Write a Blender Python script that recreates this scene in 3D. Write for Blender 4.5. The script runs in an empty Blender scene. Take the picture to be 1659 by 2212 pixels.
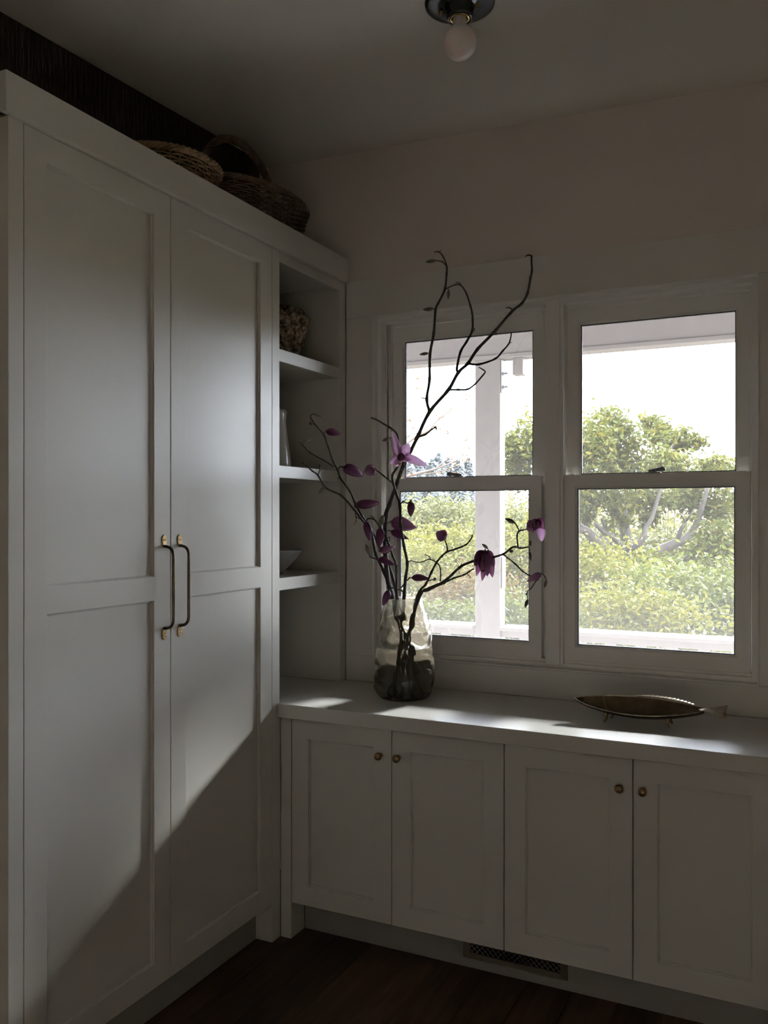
import bpy, math, random
from mathutils import Vector, Matrix, noise
random.seed(7)
S = bpy.context.scene
COL = S.collection

# ---------------------------------------------------------------- camera, sky, exposure
F_PX, CX, HOR, EYE = 1887.0, 829.5, 1117.0, 1.65
YAW = math.atan2(922.5, F_PX)
cd = bpy.data.cameras.new('camera'); cam = bpy.data.objects.new('camera', cd); COL.objects.link(cam)
cam.location = (0, 0, EYE); cam.rotation_euler = (math.pi/2, 0, YAW)
cd.sensor_fit = 'VERTICAL'; cd.sensor_height = 36.0; cd.lens = 36.0*F_PX/2212.0
cd.shift_y = (HOR-1106.0)/2212.0; cd.clip_start = 0.02; cd.clip_end = 600
S.camera = cam
SKY = 41.0          # zenith; an overcast sky is about three times darker at the horizon
w = bpy.data.worlds.new('overcast_sky'); S.world = w; w.use_nodes = True
bg = w.node_tree.nodes['Background']; bg.inputs[0].default_value = (0.82, 0.885, 1.0, 1)
_n = w.node_tree.nodes; _l = w.node_tree.links
_tc = _n.new('ShaderNodeTexCoord'); _sx = _n.new('ShaderNodeSeparateXYZ'); _mr = _n.new('ShaderNodeMapRange')
_mr.inputs[1].default_value = 0; _mr.inputs[2].default_value = 1; _mr.inputs[3].default_value = SKY/3; _mr.inputs[4].default_value = SKY
_l.new(_tc.outputs['Generated'], _sx.inputs[0]); _l.new(_sx.outputs[2], _mr.inputs[0]); _l.new(_mr.outputs[0], bg.inputs[1])
sl = bpy.data.lights.new('hazy_sun', 'SUN'); sl.energy = 23.0; sl.angle = math.radians(10); sl.color = (.95, .97, 1.0)
so_ = bpy.data.objects.new('hazy_sun', sl); COL.objects.link(so_)
so_.rotation_euler = Vector((.27, .93, .482)).to_track_quat('Z', 'Y').to_euler()
S.view_settings.view_transform = 'Standard'; S.view_settings.look = 'None'
S.view_settings.exposure = 0.15; S.view_settings.gamma = 1.0
cy = S.cycles
cy.max_bounces = 10; cy.diffuse_bounces = 5; cy.glossy_bounces = 4; cy.transmission_bounces = 10; cy.transparent_max_bounces = 24
cy.sample_clamp_indirect = 12.0; cy.caustics_reflective = False; cy.caustics_refractive = False; cy.use_denoising = True

FW = Vector((-math.sin(YAW), math.cos(YAW), 0)); RT = Vector((math.cos(YAW), math.sin(YAW), 0)); UP = Vector((0, 0, 1))
def at(px, py, d):                       # point at distance d in front of the eye
    return Vector((0, 0, EYE)) + (FW + RT*((px-CX)/F_PX) - UP*((py-HOR)/F_PX))*d

# ---------------------------------------------------------------- materials
def mat(name): 
    m = bpy.data.materials.new(name); m.use_nodes = True
    nt = m.node_tree; return m, nt, nt.nodes['Principled BSDF']
def setp(p, **k):
    for n, v in k.items():
        n = n.replace('_', ' ')
        if n in p.inputs: p.inputs[n].default_value = v
def C4(c): return (c[0], c[1], c[2], 1)
def simple(name, col, rough=.5, metal=0, spec=.5, noise_scale=0, noise_amt=0, bump=0, bscale=60, coord='Object', stretch=(1,1,1), **k):
    m, nt, p = mat(name); setp(p, Base_Color=C4(col), Roughness=rough, Metallic=metal, Specular_IOR_Level=spec, **k)
    tc = nt.nodes.new('ShaderNodeTexCoord'); mp = nt.nodes.new('ShaderNodeMapping'); mp.inputs['Scale'].default_value = stretch
    nt.links.new(tc.outputs[coord], mp.inputs[0])
    if noise_amt:
        n = nt.nodes.new('ShaderNodeTexNoise'); n.inputs['Scale'].default_value = noise_scale; n.inputs['Detail'].default_value = 4
        nt.links.new(mp.outputs[0], n.inputs['Vector'])
        r = nt.nodes.new('ShaderNodeValToRGB')
        r.color_ramp.elements[0].position = .3; r.color_ramp.elements[1].position = .7
        r.color_ramp.elements[0].color = C4([max(0, c*(1-noise_amt)) for c in col]); r.color_ramp.elements[1].color = C4([min(1, c*(1+noise_amt)) for c in col])
        nt.links.new(n.outputs['Fac'], r.inputs[0]); nt.links.new(r.outputs[0], p.inputs['Base Color'])
    if bump:
        n2 = nt.nodes.new('ShaderNodeTexNoise'); n2.inputs['Scale'].default_value = bscale; n2.inputs['Detail'].default_value = 3
        nt.links.new(mp.outputs[0], n2.inputs['Vector'])
        b = nt.nodes.new('ShaderNodeBump'); b.inputs['Strength'].default_value = bump; b.inputs['Distance'].default_value = .01
        nt.links.new(n2.outputs['Fac'], b.inputs['Height']); nt.links.new(b.outputs[0], p.inputs['Normal'])
    return m
M = {}
PAINT = (.615, .60, .55)
M['paint'] = simple('satin_greige_paint', PAINT, .34, bump=.03, bscale=14)
M['paint_top'] = simple('satin_worktop_paint', PAINT, .24, bump=.02, bscale=9)
M['trim'] = simple('satin_trim_paint', (.70, .675, .62), .36)
M['vinyl'] = simple('window_vinyl', (.80, .78, .73), .33)
M['wall'] = simple('matt_wall_paint', (.74, .68, .62), .75, spec=.25, bump=.05, bscale=90)
M['ceil'] = simple('matt_ceiling_paint', (.84, .81, .745), .8, spec=.2, bump=.06, bscale=50)
M['kick'] = simple('shaded_kick_paint', (.33, .315, .29), .5)  # greige darkened to put the recess shade into the colour
M['brass'] = simple('aged_brass', (.30, .21, .105), .32, 1.0, noise_scale=40, noise_amt=.35)
M['brass_polished'] = simple('polished_brass', (.78, .56, .25), .2, 1.0)  # yellower, cleaner brass for the collar and plate screws
M['bronze_highlit'] = simple('highlit_bronze', (.46, .39, .29), .28, 1.0, noise_scale=50, noise_amt=.3)  # paler bronze, bright highlights on rim and fins put into the colour
M['bronze'] = simple('dark_bronze', (.15, .118, .078), .30, 1.0, noise_scale=30, noise_amt=.3)
M['black'] = simple('black_porcelain', (.018, .02, .02), .22)
M['bulb'] = simple('frosted_bulb_glass', (.80, .74, .70), .35, Subsurface_Weight=.25)
M['wicker_pale'] = simple('pale_willow', (.33, .22, .12), .7, noise_scale=35, noise_amt=.45)
M['wicker_dark'] = simple('dark_willow', (.14, .09, .055), .7, noise_scale=35, noise_amt=.4)
M['beam'] = simple('dark_reclaimed_wood', (.035, .022, .015), .8, noise_scale=16, noise_amt=.6, bump=.5, bscale=16, stretch=(1, 5, .7))
M['ceramic'] = simple('white_glaze', (.62, .60, .56), .18)
M['stone'] = simple('grey_glaze', (.42, .43, .44), .4, noise_scale=8, noise_amt=.15)
M['bark'] = simple('magnolia_bark', (.060, .050, .042), .55, noise_scale=90, noise_amt=.5, bump=.4, bscale=140)
M['budgreen'] = simple('fuzzy_bud', (.16, .15, .10), .8, noise_scale=60, noise_amt=.4, Sheen_Weight=.6)
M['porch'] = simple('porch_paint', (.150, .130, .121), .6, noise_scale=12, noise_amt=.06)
M['porchdeck'] = simple('porch_deck_paint', (.72, .69, .65), .6)
M['siding'] = simple('added_dark_siding', (.16, .15, .14), .7)  # dark so the added outer skin bounces little light
M['steel'] = simple('galvanised_steel', (.35, .35, .36), .4, .9)
M['lockmetal'] = simple('sash_lock_metal', (.30, .30, .31), .4, .6)
M['dark'] = simple('dark_backing', (.012, .011, .010), .9)
M['grille'] = simple('register_enamel', (.17, .145, .115), .45)
M['gasket'] = simple('glazing_gasket', (.035, .035, .05), .5)
M['stamen'] = simple('stamens', (.16, .05, .10), .6, noise_scale=200, noise_amt=.6)
M['anther'] = simple('orange_anther', (.55, .27, .06), .6)
M['ground'] = simple('meadow_ground', (.06, .05, .03), .9, noise_scale=.6, noise_amt=.4)
M['bark_tree'] = simple('tree_bark', (.034, .027, .021), .85, noise_scale=6, noise_amt=.4)
M['bark_red'] = simple('red_tree_bark', (.09, .05, .032), .85, noise_scale=6, noise_amt=.3)
M['twig'] = simple('pale_twig', (.09, .065, .05), .8)

def speckle():
    m, nt, p = mat('speckled_glaze'); setp(p, Roughness=.16)
    tc = nt.nodes.new('ShaderNodeTexCoord'); n = nt.nodes.new('ShaderNodeTexNoise'); n.inputs['Scale'].default_value = 55; n.inputs['Detail'].default_value = 6; n.inputs['Roughness'].default_value = .7
    nt.links.new(tc.outputs['Object'], n.inputs['Vector']); r = nt.nodes.new('ShaderNodeValToRGB')
    e = r.color_ramp.elements; e[0].position = .40; e[0].color = (.035, .022, .014, 1); e[1].position = .62; e[1].color = (.52, .45, .31, 1)
    x = e.new(.5); x.color = (.24, .17, .10, 1)
    nt.links.new(n.outputs['Fac'], r.inputs[0]); nt.links.new(r.outputs[0], p.inputs['Base Color']); return m
M['speckle'] = speckle()
def floorwood():
    m, nt, p = mat('dark_oak_plank'); setp(p, Roughness=.55, Specular_IOR_Level=.35)
    tc = nt.nodes.new('ShaderNodeTexCoord'); mp = nt.nodes.new('ShaderNodeMapping'); mp.inputs['Scale'].default_value = (14, 1.2, 1)
    oi = nt.nodes.new('ShaderNodeObjectInfo'); ad = nt.nodes.new('ShaderNodeVectorMath'); ad.operation = 'ADD'
    nt.links.new(tc.outputs['Object'], ad.inputs[0]); nt.links.new(oi.outputs['Random'], ad.inputs[1]); nt.links.new(ad.outputs[0], mp.inputs[0])
    n = nt.nodes.new('ShaderNodeTexNoise'); n.inputs['Scale'].default_value = 3; n.inputs['Detail'].default_value = 6
    nt.links.new(mp.outputs[0], n.inputs['Vector']); r = nt.nodes.new('ShaderNodeValToRGB')
    e = r.color_ramp.elements; e[0].position = .3; e[0].color = (.045, .024, .014, 1); e[1].position = .75; e[1].color = (.11, .06, .034, 1)
    hs = nt.nodes.new('ShaderNodeHueSaturation'); mr = nt.nodes.new('ShaderNodeMapRange'); mr.inputs[3].default_value = .7; mr.inputs[4].default_value = 1.3
    nt.links.new(oi.outputs['Random'], mr.inputs[0]); nt.links.new(mr.outputs[0], hs.inputs['Value'])
    nt.links.new(n.outputs['Fac'], r.inputs[0]); nt.links.new(r.outputs[0], hs.inputs['Color']); nt.links.new(hs.outputs[0], p.inputs['Base Color']); return m
M['plank'] = floorwood()
def pane_mat():
    m, nt, p = mat('window_glass'); nt.nodes.remove(p); o = nt.nodes['Material Output']
    t = nt.nodes.new('ShaderNodeBsdfTransparent'); t.inputs[0].default_value = (.985, .99, .985, 1); g = nt.nodes.new('ShaderNodeBsdfGlossy'); g.inputs['Roughness'].default_value = .02
    f = nt.nodes.new('ShaderNodeFresnel'); f.inputs[0].default_value = 1.45; x = nt.nodes.new('ShaderNodeMixShader')
    nt.links.new(f.outputs[0], x.inputs[0]); nt.links.new(t.outputs[0], x.inputs[1]); nt.links.new(g.outputs[0], x.inputs[2]); nt.links.new(x.outputs[0], o.inputs[0]); return m
M['pane'] = pane_mat()
def screen_mat():
    m, nt, p = mat('insect_mesh'); nt.nodes.remove(p); o = nt.nodes['Material Output']
    t = nt.nodes.new('ShaderNodeBsdfTransparent'); d = nt.nodes.new('ShaderNodeBsdfDiffuse'); l = nt.nodes.new('ShaderNodeBsdfTranslucent')
    d.inputs[0].default_value = (.30, .30, .30, 1); l.inputs[0].default_value = (.62, .60, .58, 1)
    a = nt.nodes.new('ShaderNodeMixShader'); a.inputs[0].default_value = .6; nt.links.new(d.outputs[0], a.inputs[1]); nt.links.new(l.outputs[0], a.inputs[2])
    x = nt.nodes.new('ShaderNodeMixShader'); x.inputs[0].default_value = .055
    nt.links.new(t.outputs[0], x.inputs[1]); nt.links.new(a.outputs[0], x.inputs[2]); nt.links.new(x.outputs[0], o.inputs[0]); return m
M['screen'] = screen_mat()
def fill_linen():
    m, nt, p = mat('fill_tint_linen'); nt.nodes.remove(p); o = nt.nodes['Material Output']
    t = nt.nodes.new('ShaderNodeBsdfTranslucent'); t.inputs[0].default_value = (.86, .775, .67, 1); nt.links.new(t.outputs[0], o.inputs[0]); return m
M['fill_linen'] = fill_linen()  # cloth of the added rear blind, tinted to warm the fill light
def glassy(name, col, ior, rough=0.0):
    m, nt, p = mat(name); setp(p, Base_Color=C4(col), Roughness=rough, IOR=ior, Transmission_Weight=1.0); return m
def murky_glow(name, col, ior, rough, dif, amt):  # translucent tint stands in for window light glowing through the glass
    m, nt, p = mat(name); setp(p, Base_Color=C4(col), Roughness=rough, IOR=ior, Transmission_Weight=1.0); o = nt.nodes['Material Output']
    t = nt.nodes.new('ShaderNodeBsdfTranslucent'); t.inputs[0].default_value = C4(dif); x = nt.nodes.new('ShaderNodeMixShader'); x.inputs[0].default_value = amt
    nt.links.new(p.outputs[0], x.inputs[1]); nt.links.new(t.outputs[0], x.inputs[2]); nt.links.new(x.outputs[0], o.inputs[0]); return m
M['vase'] = murky_glow('smoky_glass', (.93, .90, .84), 1.40, .02, (.80, .73, .60), .24)
M['water'] = murky_glow('water', (.95, .93, .88), 1.27, .03, (.82, .75, .62), .10)
def petal_mat(name, base, tip, transl=.5):
    m, nt, p = mat(name); setp(p, Roughness=.5, Specular_IOR_Level=.3); o = nt.nodes['Material Output']
    at_ = nt.nodes.new('ShaderNodeAttribute'); at_.attribute_name = 'along'
    r = nt.nodes.new('ShaderNodeValToRGB'); r.color_ramp.elements[0].color = C4(base); r.color_ramp.elements[1].color = C4(tip)
    tc = nt.nodes.new('ShaderNodeTexCoord'); n = nt.nodes.new('ShaderNodeTexNoise'); n.inputs['Scale'].default_value = 90; nt.links.new(tc.outputs['Object'], n.inputs['Vector'])
    ma = nt.nodes.new('ShaderNodeMath'); ma.operation = 'MULTIPLY_ADD'; ma.inputs[1].default_value = .5; ma.inputs[2].default_value = -.25; nt.links.new(n.outputs['Fac'], ma.inputs[0])
    ad = nt.nodes.new('ShaderNodeMath'); ad.operation = 'ADD'; nt.links.new(at_.outputs['Fac'], ad.inputs[0]); nt.links.new(ma.outputs[0], ad.inputs[1])
    nt.links.new(ad.outputs[0], r.inputs[0]); nt.links.new(r.outputs[0], p.inputs['Base Color'])
    t = nt.nodes.new('ShaderNodeBsdfTranslucent'); nt.links.new(r.outputs[0], t.inputs[0])
    x = nt.nodes.new('ShaderNodeMixShader'); x.inputs[0].default_value = transl
    nt.links.new(p.outputs[0], x.inputs[1]); nt.links.new(t.outputs[0], x.inputs[2]); nt.links.new(x.outputs[0], o.inputs[0]); return m
M['petal_dark'] = petal_mat('plum_petal', (.20, .055, .15), (.42, .18, .35))
M['petal_mid'] = petal_mat('magenta_petal', (.36, .12, .28), (.70, .44, .62))
M['petal_pale'] = petal_mat('pale_lilac_petal', (.70, .48, .66), (.90, .76, .89), .7)
def leaf_mat(name, cols, transl=.35):
    m, nt, p = mat(name); setp(p, Roughness=.5, Specular_IOR_Level=.12); o = nt.nodes['Material Output']
    g = nt.nodes.new('ShaderNodeNewGeometry'); r = nt.nodes.new('ShaderNodeValToRGB'); e = r.color_ramp.elements
    e[0].color = C4(cols[0]); e[1].color = C4(cols[-1])
    for i, c in enumerate(cols[1:-1]): q = e.new((i+1)/(len(cols)-1)); q.color = C4(c)
    nt.links.new(g.outputs['Random Per Island'], r.inputs[0]); nt.links.new(r.outputs[0], p.inputs['Base Color'])
    t = nt.nodes.new('ShaderNodeBsdfTranslucent'); nt.links.new(r.outputs[0], t.inputs[0])
    x = nt.nodes.new('ShaderNodeMixShader'); x.inputs[0].default_value = transl
    nt.links.new(p.outputs[0], x.inputs[1]); nt.links.new(t.outputs[0], x.inputs[2]); nt.links.new(x.outputs[0], o.inputs[0]); return m
M['leaf_tree'] = leaf_mat('evergreen_leaf', [(0.0272, 0.0341, 0.0058), (0.0434, 0.0496, 0.0080), (0.0596, 0.0626, 0.0115), (0.0869, 0.0701, 0.0069)])
M['leaf_lime'] = leaf_mat('lime_leaf', [(0.0546, 0.0570, 0.0058), (0.0765, 0.0756, 0.0080), (0.0980, 0.0862, 0.0080), (0.0655, 0.0676, 0.0105)])
M['leaf_green'] = leaf_mat('mid_green_leaf', [(0.0325, 0.0415, 0.0069), (0.0519, 0.0601, 0.0093), (0.0707, 0.0756, 0.0126)])
M['leaf_grey'] = leaf_mat('grey_green_leaf', [(0.0383, 0.0415, 0.0115), (0.0546, 0.0570, 0.0161), (0.0707, 0.0651, 0.0195)])
M['leaf_brown'] = leaf_mat('russet_twig', [(0.0596, 0.0341, 0.0080), (0.0817, 0.0496, 0.0115), (0.0707, 0.0570, 0.0126)])
M['conifer'] = leaf_mat('hazy_conifer', [(.085, .100, .105), (.105, .120, .125), (.125, .140, .145)], .2)  # distance haze put into the needle colour
M['meadow'] = leaf_mat('dry_brush', [(0.0765, 0.0651, 0.0161), (0.0928, 0.0781, 0.0208), (0.0655, 0.0651, 0.0150)])
M['bud_red'] = leaf_mat('red_spring_bud', [(0.0902, 0.0391, 0.0115), (0.1142, 0.0626, 0.0195)])

# ---------------------------------------------------------------- helpers
def wloc(o):
    v = Vector((0, 0, 0))
    while o is not None: v += o.location; o = o.parent
    return v
class MB:
    def __init__(s): s.v = []; s.f = []; s.a = []
    def add(s, vs, fs):
        b = len(s.v); s.v += [Vector(x) for x in vs]; s.f += [[b+i for i in f] for f in fs]; return b
    def box(s, x0, x1, y0, y1, z0, z1):
        x0, x1 = min(x0, x1), max(x0, x1); y0, y1 = min(y0, y1), max(y0, y1); z0, z1 = min(z0, z1), max(z0, z1)
        s.add([(x0,y0,z0),(x1,y0,z0),(x1,y1,z0),(x0,y1,z0),(x0,y0,z1),(x1,y0,z1),(x1,y1,z1),(x0,y1,z1)],
              [(0,3,2,1),(4,5,6,7),(0,1,5,4),(1,2,6,5),(2,3,7,6),(3,0,4,7)]); return s
    def mbox(s, T, u0, u1, v0, v1, w0, w1):     # box in a mapped frame (right-handed)
        P = [(u0,v0,w0),(u1,v0,w0),(u1,v1,w0),(u0,v1,w0),(u0,v0,w1),(u1,v0,w1),(u1,v1,w1),(u0,v1,w1)]
        s.add([T(*p) for p in P], [(0,3,2,1),(4,5,6,7),(0,1,5,4),(1,2,6,5),(2,3,7,6),(3,0,4,7)]); return s
    def ring(s, T, u0, u1, v0, v1, wu, wv, w0, w1, wv0=None):   # rectangular frame
        wb = wv if wv0 is None else wv0
        return s.cells(T, [u0, u0+wu, u1-wu, u1], [v0, v0+wb, v1-wv, v1], lambda i, j: not (i == 1 and j == 1), w0, w1)
    def cells(s, T, us, vs, solid, w0, w1):     # one manifold board cut by a grid of openings
        ix = {}
        def V(i, j, k):
            if (i, j, k) not in ix: ix[(i, j, k)] = len(s.v); s.v.append(Vector(T(us[i], vs[j], w1 if k else w0)))
            return ix[(i, j, k)]
        nu, nv = len(us)-1, len(vs)-1
        S_ = lambda i, j: 0 <= i < nu and 0 <= j < nv and solid(i, j)
        for i in range(nu):
            for j in range(nv):
                if not S_(i, j): continue
                s.f.append([V(i,j,1), V(i+1,j,1), V(i+1,j+1,1), V(i,j+1,1)]); s.f.append([V(i,j,0), V(i,j+1,0), V(i+1,j+1,0), V(i+1,j,0)])
                if not S_(i-1, j): s.f.append([V(i,j,0), V(i,j,1), V(i,j+1,1), V(i,j+1,0)])
                if not S_(i+1, j): s.f.append([V(i+1,j,1), V(i+1,j,0), V(i+1,j+1,0), V(i+1,j+1,1)])
                if not S_(i, j-1): s.f.append([V(i,j,0), V(i+1,j,0), V(i+1,j,1), V(i,j,1)])
                if not S_(i, j+1): s.f.append([V(i,j+1,1), V(i+1,j+1,1), V(i+1,j+1,0), V(i,j+1,0)])
        return s
    def prism(s, poly, z0, z1):
        n = len(poly); b = s.add([(x, y, z0) for x, y in poly]+[(x, y, z1) for x, y in poly], [])
        s.f.append([b+n+i for i in range(n)]); s.f.append([b+i for i in reversed(range(n))])
        for i in range(n): s.f.append([b+i, b+(i+1) % n, b+n+(i+1) % n, b+n+i])
        return s
    def lathe(s, prof, c=(0, 0, 0), n=40, axis=None, cap=True):
        c = Vector(c); q = Matrix.Identity(3) if axis is None else Vector((0, 0, 1)).rotation_difference(Vector(axis)).to_matrix()
        b = len(s.v)
        for r, z in prof:
            for i in range(n):
                a = 2*math.pi*i/n; s.v.append(c+q@Vector((r*math.cos(a), r*math.sin(a), z)))
        for j in range(len(prof)-1):
            for i in range(n): s.f.append([b+j*n+i, b+j*n+(i+1) % n, b+(j+1)*n+(i+1) % n, b+(j+1)*n+i])
        if cap: s.f.append([b+i for i in reversed(range(n))]); s.f.append([b+(len(prof)-1)*n+i for i in range(n)])
        return s
    def tube(s, pts, rad, n=7, smooth=3, knob=0.0):
        pts = [Vector(p) for p in pts]
        rad = [rad]*len(pts) if not isinstance(rad, (list, tuple)) else list(rad)
        if len(rad) == 2 and len(pts) > 2: rad = [rad[0]+(rad[1]-rad[0])*i/(len(pts)-1) for i in range(len(pts))]
        if smooth > 1 and len(pts) > 2:
            P = [2*pts[0]-pts[1]]+pts+[2*pts[-1]-pts[-2]]; o = []; ro = []
            for i in range(1, len(P)-2):
                for k in range(smooth):
                    t = k/smooth; a, b_, c, d = P[i-1:i+3]
                    o.append(.5*((2*b_)+(c-a)*t+(2*a-5*b_+4*c-d)*t*t+(3*b_-a-3*c+d)*t**3))
                    ro.append((rad[i-1]+(rad[i]-rad[i-1])*t)*(1+(knob if k == 0 and i > 1 else 0)))
            o.append(pts[-1]); ro.append(rad[-1]); pts, rad = o, ro
        b = len(s.v); up = None
        for i, p in enumerate(pts):
            t = (pts[min(i+1, len(pts)-1)]-pts[max(i-1, 0)]).normalized()
            if up is None: up = t.orthogonal().normalized()
            up = (up-t*up.dot(t)); up = up.normalized() if up.length > 1e-6 else t.orthogonal().normalized()
            sd = t.cross(up)
            for k in range(n):
                a = 2*math.pi*k/n; s.v.append(p+(up*math.cos(a)+sd*math.sin(a))*rad[i])
        for i in range(len(pts)-1):
            for k in range(n): s.f.append([b+i*n+k, b+i*n+(k+1) % n, b+(i+1)*n+(k+1) % n, b+(i+1)*n+k])
        s.f.append([b+k for k in reversed(range(n))]); s.f.append([b+(len(pts)-1)*n+k for k in range(n)]); return s
    def grid(s, P):              # P rows of points
        r, c = len(P), len(P[0]); b = s.add([p for row in P for p in row], [])
        for i in range(r-1):
            for j in range(c-1): s.f.append([b+i*c+j, b+i*c+j+1, b+(i+1)*c+j+1, b+(i+1)*c+j])
        return s
    def build(s, name, m, parent=None, bevel=0, smooth=False, origin=None):
        off = wloc(parent) if parent is not None else Vector(origin or (0, 0, 0))
        me = bpy.data.meshes.new(name); me.from_pydata([tuple(v-off) for v in s.v], [], s.f); me.materials.append(M[m] if isinstance(m, str) else m)
        if s.a:
            at_ = me.attributes.new('along', 'FLOAT', 'POINT'); at_.data.foreach_set('value', s.a)
        if smooth: me.polygons.foreach_set('use_smooth', [True]*len(me.polygons))
        me.update()
        o = bpy.data.objects.new(name, me); COL.objects.link(o); o.parent = parent
        if parent is None: o.location = off
        if bevel:
            b = o.modifiers.new('bevel', 'BEVEL'); b.width = bevel; b.segments = 2; b.limit_method = 'ANGLE'
        return o
def tag(o, label=None, cat=None, group=None, kind=None):
    if label: o['label'] = label
    if cat: o['category'] = cat
    if group: o['group'] = group
    if kind: o['kind'] = kind
    return o
def thing(name, loc, label, cat, group=None):
    o = bpy.data.objects.new(name, None); COL.objects.link(o); o.location = loc; o.empty_display_size = .05
    return tag(o, label, cat, group)
def dup(o, parent=None, loc=None):
    c = o.copy(); COL.objects.link(c); c.parent = parent
    if loc is not None: c.location = loc
    return c
ID = lambda u, v, w: (u, v, w)
TL = lambda X: (lambda u, v, w: (X+w, u, v))        # faces +x
TB = lambda Y: (lambda u, v, w: (u, Y-w, v))        # faces -y

# ---------------------------------------------------------------- room shell
XC, YF, WT, FL = -1.905, 2.93, .91, -.025
YW, XL, XR, YB = 3.52, -2.34, 1.0, -1.7
def zc(x, y): return 3.265-.03*(x+.3)+.04*(y-3.52)
def struct(o): o['kind'] = 'structure'; return o
struct(MB().box(XL-.1, XR+.1, YB-.1, YW+.16, FL-.12, FL-.012).build('floor', 'dark'))
fl = bpy.data.objects['floor']
pl = MB().box(-.0785, .0785, 0, 1, -.02, 0).build('plank', 'plank', fl, bevel=.0012)
first = True
x = XL+.08
while x < XR:
    y = YB; cuts = [YB, YB+random.uniform(1.0, 2.4), random.uniform(1.2, 2.6), 3.1]
    for a, b in zip(cuts, cuts[1:]):
        o = pl if first else dup(pl, fl); first = False
        o.location = (x, a, FL); o.scale = (1, (b-a)-.001, 1)
    x += .158
# ceiling (old and slightly out of level)
cv = [(xx, yy) for yy in (YB-.1, YW+.16) for xx in (XL-.1, XR+.1)]
b = MB(); b.add([(xx, yy, zc(xx, yy)) for xx, yy in cv]+[(xx, yy, zc(xx, yy)+.1) for xx, yy in cv], [(0, 2, 3, 1), (4, 5, 7, 6), (0, 1, 5, 4), (1, 3, 7, 5), (3, 2, 6, 7), (2, 0, 4, 6)])
struct(b.build('ceiling', 'ceil'))
OX0, OX1, OZ0, OZ1 = -1.766, -.174, 1.028, 2.55       # window opening
b = MB()
b.box(XL-.1, OX0, YW, YW+.16, FL, 3.4).box(OX1, XR+.1, YW, YW+.16, FL, 3.4).box(OX0, OX1, YW, YW+.16, OZ1, 3.4).box(OX0, OX1, YW, YW+.16, FL, OZ0)
struct(b.build('wall_back', 'wall'))
struct(MB().box(XL-.1, XL, YB, YW, FL, 3.4).build('wall_left', 'wall'))
struct(MB().box(XR, XR+.1, YB, YW, FL, 3.4).build('wall_right', 'wall'))
b = MB(); b.cells(TB(YB), [XL-.1, -.20, .72, XR+.1], [FL, .20, 1.08, 3.4], lambda i, j: not (i == 1 and j == 1), -.0, .1)  # opening left for the added fill window
struct(b.build('wall_front', 'wall'))
W3 = bpy.data.objects.new('fill_window', None); COL.objects.link(W3); W3.location = (.25, YB, .20); struct(W3)  # unseen window added behind the camera to supply fill light
MB().ring(TB(YB), -.20, .72, .20, 1.08, .05, .05, .02, .08).build('frame', 'vinyl', W3, bevel=.001)
MB().mbox(TB(YB), -.16, .68, .24, 1.04, .05, .054).build('pane', 'pane', W3)
MB().mbox(TB(YB), -.17, .69, .22, 1.06, .012, .014).build('fill_blind', 'fill_linen', W3)  # added blind that warms and diffuses the fill
# casings
CF = 3.50
struct(MB().box(-1.903, .0, CF, YW, OZ1, 2.722).build('trim_1', 'trim', bevel=.0015))
struct(MB().box(-1.903, OX0, CF, YW, 1.0265, OZ1-.0006).build('trim_2', 'trim', bevel=.0015))
struct(MB().box(OX1, -.03, CF, YW, 1.0265, OZ1-.0006).build('trim_3', 'trim', bevel=.0015))
struct(MB().box(-1.903, XR, CF-.002, YW, WT, 1.0258).build('trim_4', 'trim', bevel=.0015))
T = TB(CF)
# bead and stepped lining round the opening
b = MB(); b.ring(T, OX0-.001, OX1+.001, OZ0-.001, OZ1+.001, .006, .006, -.17, .007)
struct(b.build('trim_5', 'vinyl', bevel=.0012))
b = MB(); b.ring(T, OX0+.003, OX1-.003, OZ0+.003, OZ1-.003, .022, .020, -.165, -.034); b.ring(T, OX0+.004, OX1-.004, OZ0+.004, OZ1-.004, .034, .034, -.164, -.083)
b.mbox(T, OX0+.02, OX1-.02, OZ0+.005, OZ0+.036, -.162, -.046); b.mbox(T, OX0+.03, -1.7145, OZ0+.03, OZ1-.03, -.163, -.083)
struct(b.build('trim_6', 'vinyl', bevel=.0012))
b = MB(); b.mbox(T, -.985, -.91, OZ0+.015, OZ1-.015, -.166, -.03); b.mbox(T, -.972, -.923, OZ0+.015, OZ1-.015, -.05, -.022); b.mbox(T, -1.0055, -.9125, OZ0+.02, OZ1-.02, -.165, -.083); b.mbox(T, -1.03, -1.0055, OZ0+.03, 1.785, -.164, -.0832)
struct(b.build('trim_7', 'vinyl', bevel=.0012))
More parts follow.
